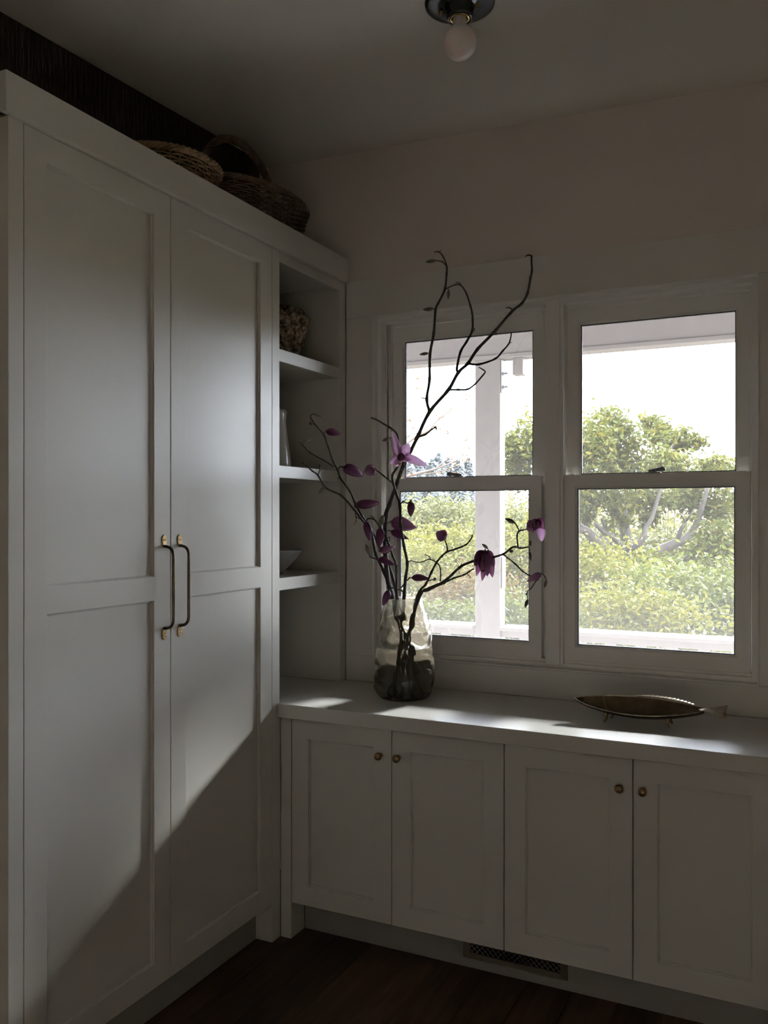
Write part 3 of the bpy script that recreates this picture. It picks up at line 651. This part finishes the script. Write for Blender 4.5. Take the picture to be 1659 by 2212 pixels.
for B, T_, wd, bd_, cu in (((862,985),(847,934),20,.06,.45), ((868,981),(884,960),25,.12,.35), ((870,985),(925,1008),19,-.08,.35), ((861,990),(842,1003),19,.1,.4), ((862,992),(853,1010),15,.1,.4), ((869,991),(889,994),13,.06,.3)):
    Bw = gB(B)-FW*.008; Tw = gB(T_)-FW*.022; petal('petal', 'petal_pale', fl1, Bw, Tw, wd*PX*1.05, bd_, cu)
# left branch, lower
dC = lambda x, y: ramp(x, 850, 650, D0-.02, 3.44)
branch('magnolia branch reaching lowest left across the shelves, tipped with small fuzzy buds', dC, [
 ([(848,1288),(829,1235),(812,1197),(805,1164),(802,1147),(782,1123),(765,1101),(738,1071),(704,1054),(687,1027),(674,1017),(660,1004)], .0052, .0018),
 ([(687,1027),(691,1016),(692,1009)], .0016, .0013), ([(815,1208),(808,1206),(800,1203),(796,1195)], .0020, .0016), ([(785,1126),(776,1120),(769,1116),(768,1106)], .0018, .0014), ([(769,1117),(769,1126),(765,1134)], .0013, .0009), ([(700,1053),(695,1053)], .0015, .0014), ([(738,1070),(736,1066)], .0014, .0010)],
 buds=[((660,1004),(653,997),6), ((692,1010),(690,1001),6), ((701,1053),(688,1066),9), ((796,1195),(790,1174),9)], root=(.045, -.012))
# left branch, upper
dC2 = lambda x, y: ramp(x, 850, 650, D0+.01, 3.47)
branch('magnolia branch rising highest at left in front of the shelves, four plum buds', dC2, [
 ([(858,1288),(846,1240),(834,1205),(818,1178),(806,1150),(785,1120),(768,1089),(756,1061),(736,1034),(729,1015),(719,995),(709,965),(699,939),(684,921),(672,904),(672,897),(678,894)], .0046, .0018),
 ([(721,1008),(697,993),(670,978),(657,965),(647,954)], .0022, .0012), ([(655,962),(653,957)], .0012, .0012), ([(700,935),(704,931)], .0015, .0016), ([(729,1014),(735,1008),(742,1009)], .0020, .0020), ([(734,1030),(728,1035)], .0014, .001), ([(768,1097),(766,1092),(769,1090)], .0018, .0018), ([(682,919),(675,915)], .0014, .0014), ([(700,939),(707,948)], .0010, .0006)],
 blooms=[((742,1009),(786,1028),26,'petal_dark'), ((704,931),(738,938),16,'petal_dark'), ((769,1090),(820,1086),20,'petal_dark')],
 buds=[((674,914),(667,916),9), ((677,894),(698,901),6), ((653,957),(670,950),6)], root=(.05, .022))
# middle branch with hanging buds
dE = lambda x, y: ramp(y, 1290, 1110, D0-.05, 3.46)
branch('short magnolia branch hung with drooping plum buds just above the vase', dE, [
 ([(857,1288),(856,1225),(848,1200),(842,1181),(832,1157),(822,1141),(812,1126),(803,1120),(795,1121),(790,1127)], .0042, .0020),
 ([(811,1124),(805,1116),(800,1113)], .0014, .001), ([(835,1164),(842,1160),(841,1170)], .0016, .0012), ([(836,1172),(824,1192),(820,1190)], .0018, .0018), ([(842,1190),(826,1203),(819,1206)], .0016, .0018), ([(822,1141),(821,1136)], .002, .002), ([(857,1225),(860,1220)], .0016, .001)],
 blooms=[((790,1126),(799,1170),17,'petal_dark'), ((821,1140),(820,1181),18,'petal_dark'), ((819,1190),(854,1181),16,'petal_mid'), ((818,1206),(854,1222),15,'petal_dark')],
 buds=[((821,1135),(828,1112),13)], root=(.005, -.022))
# right branches
dD = lambda x, y: ramp(x, 900, 1180, D0-.04, 3.36)
t1, g1 = branch('magnolia branch leaning right, ending in a round mauve bloom and bare tips', dD, [
 ([(901,1289),(920,1262),(932,1236),(944,1214),(955,1201),(966,1192),(984,1186),(1006,1177),(1015,1168),(1020,1159)], .0042, .0020),
 ([(966,1191),(966,1182),(961,1166)], .0022, .0018), ([(951,1256),(952,1240),(951,1228),(948,1220),(940,1213),(927,1208),(912,1214),(897,1214),(888,1211)], .0022, .0013), ([(931,1209),(927,1202),(918,1198)], .0016, .0014), ([(940,1213),(936,1206)], .0012, .0009), ([(899,1215),(897,1219)], .0011, .0008), ([(1020,1160),(1020,1155)], .0024, .0024), ([(866,1270),(876,1258),(884,1249),(889,1248)], .0022, .0020), ([(922,1256),(930,1253),(936,1252)], .0016, .0018)],
 blooms=[((963,1163),(942,1150),26,'petal_mid'), ((889,1248),(927,1249),15,'petal_dark')],
 buds=[((936,1253),(943,1249),8)], root=(-.058, .02))
t2, g2 = branch('magnolia branch stretching farthest right with a drooping plum flower and a pale pink one', lambda x, y: dD(x, y)-.035, [
 ([(906,1289),(930,1270),(961,1255),(994,1225),(1020,1213),(1045,1206),(1064,1204),(1089,1196),(1104,1184),(1113,1181),(1125,1184),(1143,1181)], .0048, .0022),
 ([(1119,1181),(1117,1157),(1122,1147),(1136,1144)], .0026, .0020), ([(1122,1147),(1116,1135),(1111,1129)], .0020, .0018), ([(1087,1198),(1113,1218),(1130,1235),(1144,1243),(1152,1246)], .0022, .0018),
 ([(1143,1182),(1145,1193)], .0014, .0012), ([(1052,1203),(1055,1190),(1053,1184)], .0018, .0013), ([(1150,1246),(1162,1244),(1170,1240),(1178,1246),(1181,1255)], .0016, .0014), ([(1166,1250),(1157,1256),(1148,1270),(1139,1279),(1140,1296)], .0019, .0014), ([(1140,1279),(1134,1277)], .001, .0008), ([(1139,1280),(1136,1285)], .002, .0018), ([(995,1224),(997,1217)], .0016, .001)],
 blooms=[((1169,1239),(1139,1257),15,'petal_mid')],
 buds=[((1111,1129),(1091,1120),9), ((1053,1184),(1041,1175),7), ((1101,1192),(1109,1189),7), ((1145,1179),(1147,1167),8), ((1145,1193),(1147,1212),7), ((1181,1254),(1176,1270),8), ((1140,1296),(1134,1313),8)], root=(-.05, -.022))
f3 = MB().lathe([(.002, .006), (.004, 0), (.005, -.006), (.002, -.012)], g2((1048, 1189)), 10, cap=False).build('flower', 'budgreen', t2, smooth=True)
for B, T_, wd, m, dp in (((1046,1190),(1024,1222),24,'petal_dark',-.016), ((1047,1190),(1041,1236),28,'petal_dark',-.026), ((1050,1190),(1067,1222),20,'petal_mid',-.014), ((1045,1195),(1029,1244),18,'petal_mid',-.002), ((1048,1195),(1042,1255),17,'petal_mid',.010), ((1051,1195),(1065,1248),18,'petal_mid',.012), ((1050,1195),(1054,1246),16,'petal_dark',.022)):
    petal('petal', m, f3, g2(B), g2(T_)+FW*dp, wd*PX*1.1, .22 if dp < 0 else -.18, .5)
f4 = MB().lathe([(.002, -.004), (.005, 0), (.006, .006), (.002, .012)], g2((1138, 1143)), 10, axis=RT, cap=False).build('flower', 'budgreen', t2, smooth=True)
for B, T_, wd, m, dp, bd_ in (((1148,1124),(1139,1148),16,'petal_mid',-.016,.1), ((1158,1121),(1148,1151),18,'petal_mid',-.022,.15), ((1163,1122),(1152,1148),17,'petal_dark',-.008,.1), ((1160,1121),(1173,1142),19,'petal_mid',-.01,.15), ((1141,1142),(1166,1121),20,'petal_mid',.006,-.2), ((1165,1140),(1170,1170),20,'petal_pale',-.004,.08)):
    petal('petal', m, f4, g2(B)-FW*.004, g2(T_)+FW*dp, wd*PX*1.08, bd_, .5)
t3, g3 = branch('slim magnolia branch low at right, its tip behind the drooping plum flower', lambda x, y: dD(x, y)+.01, [
 ([(903,1290),(925,1275),(957,1260),(980,1249),(1004,1241),(1014,1234),(1024,1228)], .0040, .0022), ([(1008,1240),(1014,1244),(1017,1250)], .0014, .0009), ([(957,1259),(961,1262)], .0016, .001)], root=(-.03, .035))

# ---------------------------------------------------------------- fish dish
fx0, fx1 = -.783, -.335; fy = lambda x: 3.208+.045*(x-fx0)
fd = thing('fish_dish', (-.55, 3.215, WT), 'bronze fish-shaped footed dish with scaled inside on the worktop', 'dish')
def fish(t, s, inner=0):
    """t nose..tail 0..1, s -1 (near) .. 1 (far)"""
    x = fx0+(fx1-fx0)*t; wdt = .002+.060*math.sin(math.pi*min(1, t**.82*.93+.01))**.9+.004*t
    rn = .983-.030*math.sin(math.pi*t)**.7-.004*t; rf = .984+.010*math.sin(math.pi*t)-.004*t
    bot = .981-.050*math.sin(math.pi*min(1, t*.96+.01))**.62-.004*t
    rim = rn if s < 0 else rf; a = abs(s); z = bot+(rim-bot)*a**2.4; y = fy(x)+s*wdt
    if inner:
        z += .0022*(1-a**6)
        sc_t, sc_s = t*46, s*7.5*max(.35, wdt/.06); row = math.floor(sc_t); ph = .5*(row % 2)
        u = (sc_s+ph) % 1-.5; v = sc_t-row
        m = max(0, min(1, (t-.26)*12))*max(0, min(1, (.93-t)*14))*(1-a**10)
        z += .0034*m*(v*.9)*max(0, 1-(2*u)**2)
    return Vector((x, y, z))
NT, NS = 200, 44
b = MB()
b.grid([[fish(i/NT, -1+2*j/NS, 1) for j in range(NS+1)] for i in range(NT+1)])
bb = len(b.v); b.grid([[fish(i/60, 1-2*j/20) for j in range(21)] for i in range(61)])
o = b.build('body', 'bronze', fd, smooth=True)
rim = MB()
rim.tube([fish(i/40, -1) for i in range(41)], .0022, 6, 1); rim.tube([fish(i/40, 1) for i in range(41)], .0022, 6, 1)
rim.build('rim', 'bronze_highlit', fd, smooth=True)
b = MB()      # gill line and cheek
b.tube([fish(.20+.05*(1-abs(-1+2*j/12)**2), -1+2*j/12, 1)+Vector((0, 0, .001)) for j in range(13)], .0017, 6, 1)
b.tube([fish(.065, -1+2*j/8, 1)+Vector((0, 0, .001)) for j in range(9)], .0014, 6, 1)
b.build('gill_ridge', 'brass', fd, smooth=True)
b = MB(); P = []
for i in range(61):
    t = .42+.50*i/60; f = math.sin(math.pi*min(1, i/60*.9+.08))**.7; e = fish(t, 1); rdg = .0014*(i % 4 == 0)
    P.append([e+Vector((0, -.001, 0))+Vector((0, .0, rdg*.4)), e+Vector((.006*f, .010*f, .004*f+rdg)), e+Vector((.016*f+(.003 if i % 4 < 2 else 0), .022*f, .005*f+rdg))])
b.grid(P); o = b.build('dorsal_fin', 'bronze_highlit', fd, smooth=True); so = o.modifiers.new('thick', 'SOLIDIFY'); so.thickness = .0016
b = MB(); P = []
for i in range(25):
    a = -1+2*i/24; ridge = .0016*math.cos(i*math.pi/2)
    row = []
    for j in range(8):
        q = j/7; L = .092*(1-.12*(1-a*a)*.3-.09*(i % 4 == 2)*(q > .8)); row.append(Vector((fx1-.018+L*q, fy(fx1)+.01*q+a*(.006+.031*q**1.1), .978-.001*q+.013*a*q+ridge*q)))
    P.append(row)
b.grid(P); o = b.build('tail_fin', 'bronze_highlit', fd, smooth=True); so = o.modifiers.new('thick', 'SOLIDIFY'); so.thickness = .0024
for x_, s_, dx in ((-.664, -1, -.012), (-.452, -1, .008), (-.652, 1, -.012), (-.45, 1, .008)):
    yy = fy(x_)+s_*.028; zt = fish((x_-fx0)/(fx1-fx0), s_*.45).z+.002
    MB().tube([(x_, yy, zt), (x_+dx*.1, yy+s_*.003, WT+(zt-WT)*.7), (x_+dx*.0, yy+s_*.004, WT+(zt-WT)*.4), (x_+dx*.4, yy+s_*.005, WT+.006), (x_+dx*.75, yy+s_*.006, WT+.0042)], [.0095, .0062, .0042, .0044, .0042], 10, 4).build('foot', 'brass', fd, smooth=True)

# ---------------------------------------------------------------- porch outside
YP = 6.9; PF = -.16
struct(MB().box(-7, 4, 3.69, 7.25, PF-.1, PF).build('porch_floor', 'porchdeck'))
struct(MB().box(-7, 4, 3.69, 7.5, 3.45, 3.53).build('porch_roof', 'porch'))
b = MB(); b.box(-7, OX0-.03, YW+.161, YW+.168, PF, 3.45).box(OX1+.03, 4, YW+.161, YW+.168, PF, 3.45).box(OX0-.03, OX1+.03, YW+.161, YW+.168, OZ1+.03, 3.45).box(OX0-.03, OX1+.03, YW+.161, YW+.168, PF, OZ0-.03)
struct(b.build('added_dark_siding', 'siding'))  # unseen outer skin, added dark to cut light bounced onto the porch
bmo = thing('porch_beam', (-1.5, YP+.07, 2.962), 'pale painted porch beam crossing the top of both windows', 'beam')
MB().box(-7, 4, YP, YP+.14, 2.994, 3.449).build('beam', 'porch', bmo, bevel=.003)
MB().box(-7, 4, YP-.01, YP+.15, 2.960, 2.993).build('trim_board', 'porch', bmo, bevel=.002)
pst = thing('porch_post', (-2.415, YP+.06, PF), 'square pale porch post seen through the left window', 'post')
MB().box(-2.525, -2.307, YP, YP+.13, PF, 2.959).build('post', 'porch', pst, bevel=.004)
MB().box(-2.303, -2.297, YP+.01, YP+.08, 2.68, 2.95).build('bolt_plate', 'steel', pst)
for z in (2.73, 2.84):
    MB().lathe([(.020, 0), (.020, .013), (.011, .014), (.011, .045)], (-2.297, YP+.045, z), 6, axis=(1, 0, 0)).build('bolt', 'steel', pst)
MB().box(-2.3065, -2.294, YP+.02, YP+.11, 1.06, 1.32).build('switch_box', 'porch', pst, bevel=.003)
hk = MB().box(-2.208, -2.118, YP+.02, YP+.11, 2.82, 2.959).build('beam_block', 'porch', bevel=.004, origin=(-2.16, YP+.06, 2.82)); tag(hk, 'small grey block hanging below the porch beam beside the post', 'block')
rl = thing('porch_railing', (-1.0, YP, PF), 'white porch railing with balusters below the windows', 'railing')
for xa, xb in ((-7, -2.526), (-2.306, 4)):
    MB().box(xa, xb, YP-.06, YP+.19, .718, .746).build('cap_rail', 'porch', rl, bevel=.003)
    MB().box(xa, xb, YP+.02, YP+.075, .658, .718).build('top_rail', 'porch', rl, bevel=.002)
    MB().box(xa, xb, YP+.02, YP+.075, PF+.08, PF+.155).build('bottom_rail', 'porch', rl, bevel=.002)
b0 = None; x = -4.2
while x < 1.6:
    if not (-2.60 < x < -2.24):
        p_ = Vector((x, YP+.047, PF+.155))-wloc(rl)
        if b0 is None: b0 = MB().box(-.040, .040, -.016, .016, 0, .658-PF-.155).build('baluster', 'porch', None); b0.parent = rl; b0.location = p_
        else: dup(b0, rl, p_)
    x += .232

# ---------------------------------------------------------------- garden
def gz(x, y):
    r = -1.0-.03*max(0, y-7.5)
    if y > 25: r = -1.54+.055*(y-25)
    return r+.25*noise.noise(Vector((x*.12, y*.12, 0)))
ys = [7.3, 7.9, 9, 11, 14, 18, 24, 32, 42, 55, 70, 90, 130, 200]
b = MB(); b.grid([[Vector((x_*(1+y_*.04), y_, min(gz(x_, y_), 4.2) if y_ < 200 else 2.0)) for x_ in range(-32, 25, 3)] for y_ in ys])
g_ = b.build('ground', 'ground', smooth=True); struct(g_)
def leaf(b, p, L, wd, rr, droop=.3):
    u = Vector((rr.gauss(0, 1), rr.gauss(0, 1), rr.gauss(0, .7)-droop)).normalized(); s_ = u.cross(Vector((rr.gauss(0, 1), rr.gauss(0, 1), rr.gauss(0, 1)))).normalized(); n_ = u.cross(s_)
    m = p+u*L*.5; b.add([p, m+s_*wd*.5+n_*wd*.18, p+u*L, m-s_*wd*.5+n_*wd*.18], [(0, 1, 2), (0, 2, 3)])
def blob(b, c, rad, n, L, wd, rr, clumps=14, tight=.30):
    c = Vector(c); cs = []
    for k in range(clumps):
        v = Vector((rr.gauss(0, 1), rr.gauss(0, 1), rr.gauss(0, 1))).normalized()*rr.random()**.45
        cs.append(c+Vector((v.x*rad[0], v.y*rad[1], v.z*rad[2])))
    for i in range(n):
        q = cs[i % clumps]; p = q+Vector((rr.gauss(0, rad[0]*tight), rr.gauss(0, rad[1]*tight), rr.gauss(0, rad[2]*tight)))
        leaf(b, p, L*rr.uniform(.7, 1.25), wd*rr.uniform(.7, 1.25), rr)
def shrub(label, px, py, d, rx, rz, n, L, m, seed, name='garden_shrub', clumps=16, group='shrubs beyond the porch', stems=4, tight=.3):
    rr = random.Random(seed); c = at(px, py, d); g0 = gz(c.x, c.y); base = Vector((c.x, c.y, g0))
    t = thing(name, base, label, 'shrub' if 'tree' not in name else 'tree', group)
    n = int(n*1.5); L *= .80
    b = MB(); blob(b, c, (rx, rx*.7, rz), n, L, L*.5, rr, clumps, tight)
    f = b.build('foliage', m, t); f['kind'] = 'stuff'
    b = MB()
    for k in range(stems):
        e = c+Vector((rr.uniform(-.6, .6)*rx, rr.uniform(-.4, .4)*rx, rr.uniform(-.2, .6)*rz)); b.tube([base+Vector((rr.uniform(-.1, .1), rr.uniform(-.1, .1), -.05)), base.lerp(e, .55)+Vector((rr.uniform(-.1, .1), 0, .1)), e], [.035*rx, .008], 5, 3)
    b.build('stems', 'bark_tree', t, smooth=True)
    return t
# the big spreading evergreen in the right window
DT = 13.0
rr = random.Random(11); tb = at(1345, 1330, DT); tb.z = gz(tb.x, tb.y)
tree = thing('spreading_tree', tb, 'broad evergreen tree with crooked grey limbs filling the right window', 'tree')
q = lambda px, py, dd=0: at(px, py, DT+dd)
b = MB()
limbs = [([tb-Vector((0, 0, .1)), q(1352, 1310), q(1344, 1250), q(1351, 1195), q(1349, 1150), q(1345, 1105), q(1334, 1080), q(1325, 1050, .2), q(1315, 990, .3), q(1322, 930, .3)], .13, .03),
 ([q(1352, 1300), q(1330, 1240), q(1318, 1205, -.1), q(1295, 1175, -.2), q(1270, 1150, -.3), q(1254, 1140, -.3), q(1240, 1115, -.2), q(1225, 1060, -.1)], .11, .035),
 ([q(1351, 1192), q(1342, 1180, -.1), q(1325, 1160, -.3), q(1305, 1150, -.3), q(1285, 1130, -.4)], .06, .025),
 ([q(1318, 1205), q(1317, 1175, .1), q(1312, 1160, .2), q(1300, 1120, .3)], .05, .02),
 ([q(1351, 1195), q(1372, 1182, -.2), q(1390, 1160, -.3), q(1395, 1140, -.3), q(1408, 1118, -.3), q(1425, 1060, -.2), q(1440, 985, 0), q(1470, 940, .1)], .055, .012),
 ([q(1345, 1240, .3), q(1385, 1215, .4), q(1425, 1190, .4), q(1455, 1175, .4), q(1482, 1163, .4), q(1500, 1140, .4), q(1515, 1100, .3), q(1530, 1050, .3)], .10, .03),
 ([q(1460, 1173, .4), q(1473, 1140, .3), q(1480, 1128, .3), q(1470, 1110, .2)], .04, .012),
 ([q(1480, 1128, .3), q(1500, 1100, .2)], .02, .01),
 ([q(1440, 1240, .2), q(1470, 1212, .1), q(1500, 1200, 0), q(1530, 1198, 0)], .06, .02), ([q(1465, 1228, .1), q(1482, 1235, 0), q(1492, 1250, 0)], .04, .02)]
for pts, r0, r1 in limbs: b.tube(pts, [r0+(r1-r0)*i/(len(pts)-1) for i in range(len(pts))], 8, 4)
b.build('trunk', 'bark_tree', tree, smooth=True)
b = MB()
for px, py, rx, rz, n in ((1315, 925, 52, 38, 900), (1280, 985, 45, 50, 900), (1350, 985, 55, 50, 1000), (1420, 935, 50, 35, 480), (1475, 955, 38, 32, 360), (1510, 950, 18, 14, 90), (1405, 905, 22, 14, 90), (1445, 1000, 45, 30, 480),
    (1300, 1070, 55, 30, 700), (1380, 1075, 60, 28, 700), (1270, 1110, 30, 30, 300), (1330, 1115, 25, 25, 160), (1400, 1110, 25, 25, 160), (1470, 1070, 60, 32, 700), (1550, 1085, 50, 45, 700), (1510, 1030, 35, 20, 240), (1560, 1160, 45, 30, 330), (1525, 1190, 50, 22, 300), (1380, 1220, 60, 30, 600), (1280, 1200, 35, 35, 320), (1430, 1250, 60, 35, 600), (1150, 950, 50, 45, 820), (1118, 985, 38, 42, 620), (1130, 1030, 40, 25, 320), (1190, 985, 45, 55, 700), (1230, 1050, 40, 60, 500), (1545, 1010, 30, 22, 220)):
    k = DT/F_PX; blob(b, at(px, py, DT+rr.uniform(-.8, .8)), (rx*k, rx*k, rz*k), int(n*1.9), .100, .042, rr, max(6, n//36), .31)
f = b.build('foliage', 'leaf_tree', tree); f['kind'] = 'stuff'
sh_ = [('tall lime green bush at lower left of the right window', 1285, 1275, 10.2, .75, .42, 3000, .085, 'leaf_lime', 21),
 ('low light green bush just behind the railing in the right window', 1330, 1350, 8.8, .85, .35, 2800, .075, 'leaf_lime', 22),
 ('glossy mid green bush at the centre of the right window behind the railing', 1440, 1305, 9.4, .85, .40, 3000, .10, 'leaf_green', 23),
 ('glossy green bush at the right edge of the right window', 1560, 1300, 9.6, .75, .45, 2600, .10, 'leaf_green', 24),
 ('low green bush seen through the balusters of the right window', 1480, 1420, 8.4, 1.0, .35, 2200, .08, 'leaf_green', 25),
 ('yellow-green bush left of the post, level with the mauve bloom', 955, 1200, 11.5, .75, .40, 3000, .085, 'leaf_lime', 26),
 ('yellow-green bush close behind the vase mouth in the left window', 915, 1250, 10.4, .60, .50, 2400, .08, 'leaf_lime', 27),
 ('russet twiggy bush low in the left window beside the vase', 985, 1290, 9.6, .55, .35, 1900, .075, 'leaf_brown', 28),
 ('fresh green bush just above the railing beside the vase', 965, 1335, 8.6, .55, .18, 1500, .085, 'leaf_green', 29),
 ('yellow-green bush between the porch post and the window mullion', 1120, 1260, 10.6, .55, .55, 2800, .085, 'leaf_lime', 30),
 ('small green bush low between the post and mullion', 1125, 1340, 8.9, .5, .25, 1600, .075, 'leaf_green', 31),
 ('yellow bush partly hidden behind the porch post', 1030, 1250, 11.2, .7, .6, 2600, .085, 'leaf_lime', 32),
 ('grey-green bush behind the yellow bushes in the left window', 920, 1125, 24, 1.3, .75, 3200, .16, 'leaf_grey', 33),
 ('olive bush farther back, left of the porch post', 990, 1130, 27, 1.2, .6, 2600, .16, 'leaf_grey', 34),
 ('grey-green thicket behind the right end of the evergreen', 1570, 1200, 19, 1.3, .7, 2600, .14, 'leaf_grey', 35),
 ('grey-green thicket between post and mullion, below the tree crown', 1110, 1150, 21, 1.1, .8, 2600, .14, 'leaf_grey', 36),
 ('grey thicket behind the limbs of the evergreen', 1400, 1170, 20, 2.0, .9, 3600, .15, 'leaf_grey', 37),
 ('lime bush showing beneath the limbs of the evergreen', 1385, 1290, 11.6, .7, .35, 2200, .09, 'leaf_lime', 38)]
for a in sh_: shrub(*a)
shrub('yellow-tinged tree top at the right of the big evergreen, above the sash', 1555, 1010, 22, .5, .3, 700, .13, 'leaf_lime', 40, 'yellow_tree', 8, 'trees behind the evergreen', 3)
shrub('grey-green tree behind the evergreen above the sash lock', 1450, 1010, 20, .75, .4, 1100, .13, 'leaf_grey', 41, 'grey_tree', 10, 'trees behind the evergreen', 3)
# meadow brush in the distance, left window
rr = random.Random(5); b = MB()
for i in range(9000):
    y_ = rr.uniform(30, 92); x_ = rr.uniform(-1.15, .25)*y_*.9; p = Vector((x_, y_, min(gz(x_, y_), 4.2))); leaf(b, p+Vector((0, 0, rr.uniform(0, 1.1))), .75, .16, rr, -.9)
tag(b.build('meadow_brush', 'meadow'), 'pale dry brush covering the far slope behind the left window', 'brush', kind='stuff')
# red-barked trunk
c0 = at(1106, 1160, 30); g0 = gz(c0.x, c0.y)
rt = thing('bare_trunk', (c0.x, c0.y, g0), 'thin reddish tree trunk between the porch post and the mullion', 'tree')
MB().tube([(c0.x, c0.y, g0-.2), tuple(at(1105, 1120, 30)), tuple(at(1104, 1060, 30)), tuple(at(1106, 985, 30))], [.13, .05], 8, 3).build('trunk', 'bark_red', rt, smooth=True)
MB().tube([tuple(at(1105, 1110, 30)), tuple(at(1100, 1085, 30)), tuple(at(1097, 1060, 30))], [.05, .03], 6, 3).build('limb', 'bark_red', rt, smooth=True)
# conifers on the skyline
cl_ = ['leftmost hazy conifer on the skyline, beside the pale lilac flower', 'second hazy skyline conifer from the left', 'third hazy skyline conifer, taller and narrow', 'fourth hazy skyline conifer from the left', 'tallest hazy skyline conifer, above the left sash lock', 'sixth hazy skyline conifer, right of the tallest', 'seventh hazy skyline conifer, near the porch post', 'hazy skyline conifer touching the left edge of the porch post']
for i, (px, top) in enumerate(((884, 1005), (902, 998), (918, 1003), (934, 996), (948, 984), (968, 992), (990, 999), (1012, 994))):
    d = 95+6*(i % 3); rr = random.Random(100+i); tp = at(px, top, d); g0 = min(gz(tp.x, tp.y), 4.2); h_ = tp.z-g0
    t = thing('conifer', (tp.x, tp.y, g0), cl_[i], 'tree', 'hazy conifers on the skyline')
    MB().tube([(tp.x, tp.y, g0-.3), (tp.x, tp.y, g0+h_*.95)], [.16, .03], 6, 1).build('trunk', 'bark_tree', t)
    b = MB()
    for k in range(900):
        f = rr.random()**.8; a = rr.uniform(0, 6.28); r = (1-f)*h_*.26*rr.uniform(.3, 1); p = Vector((tp.x, tp.y, g0+h_*f)); e = Vector((math.cos(a), math.sin(a), -.35)); b_ = p+e*r
        s_ = Vector((-math.sin(a), math.cos(a), .2))*.28; b.add([b_-s_, b_+e*.7, b_+s_, b_-e*.3+Vector((0, 0, .25))], [(0, 1, 2), (0, 2, 3)])
    f_ = b.build('foliage', 'conifer', t); f_['kind'] = 'stuff'
# bare budding tree at left
rr = random.Random(9); bt0 = at(760, 1180, 9.5); bt0.z = gz(bt0.x, bt0.y)
bt = thing('budding_tree', bt0, 'bare young tree with reddish buds at the left edge of the left window', 'tree')
Q = lambda px, py, dd=0: at(px, py, 9.5+dd)
b = MB(); tips = []
for pts, r0, r1 in (([bt0, Q(775, 1150), Q(790, 1060)], .06, .035), ([Q(780, 1100), Q(850, 1040), Q(895, 1025), Q(940, 1013), Q(985, 995), Q(1010, 975)], .022, .005), ([Q(790, 1060), Q(850, 985), Q(892, 948), Q(925, 930), Q(948, 905), Q(975, 885), Q(1000, 866), Q(1018, 858)], .020, .003), ([Q(892, 948), Q(930, 938), Q(962, 930)], .008, .003), ([Q(850, 985), Q(880, 945), Q(905, 935), Q(940, 925)], .008, .003), ([Q(790, 1060), Q(840, 930), Q(880, 908), Q(888, 905)], .016, .003), ([Q(840, 930), Q(895, 860), Q(902, 830), Q(905, 822)], .008, .002), ([Q(940, 1013), Q(975, 985), Q(990, 972), Q(1012, 950)], .008, .002), ([Q(895, 1025), Q(935, 1022), Q(975, 1010), Q(1005, 1000)], .009, .003), ([Q(880, 908), Q(898, 893)], .004, .002)):
    b.tube(pts, [r0, r1], 5, 3); tips += pts[2:]
b.build('branches', 'twig', bt, smooth=True)
b = MB()
for p in tips:
    for k in range(5): leaf(b, p+Vector((rr.gauss(0, .03), rr.gauss(0, .03), rr.gauss(0, .03))), .05, .025, rr, .5)
f_ = b.build('buds', 'bud_red', bt); f_['kind'] = 'stuff'
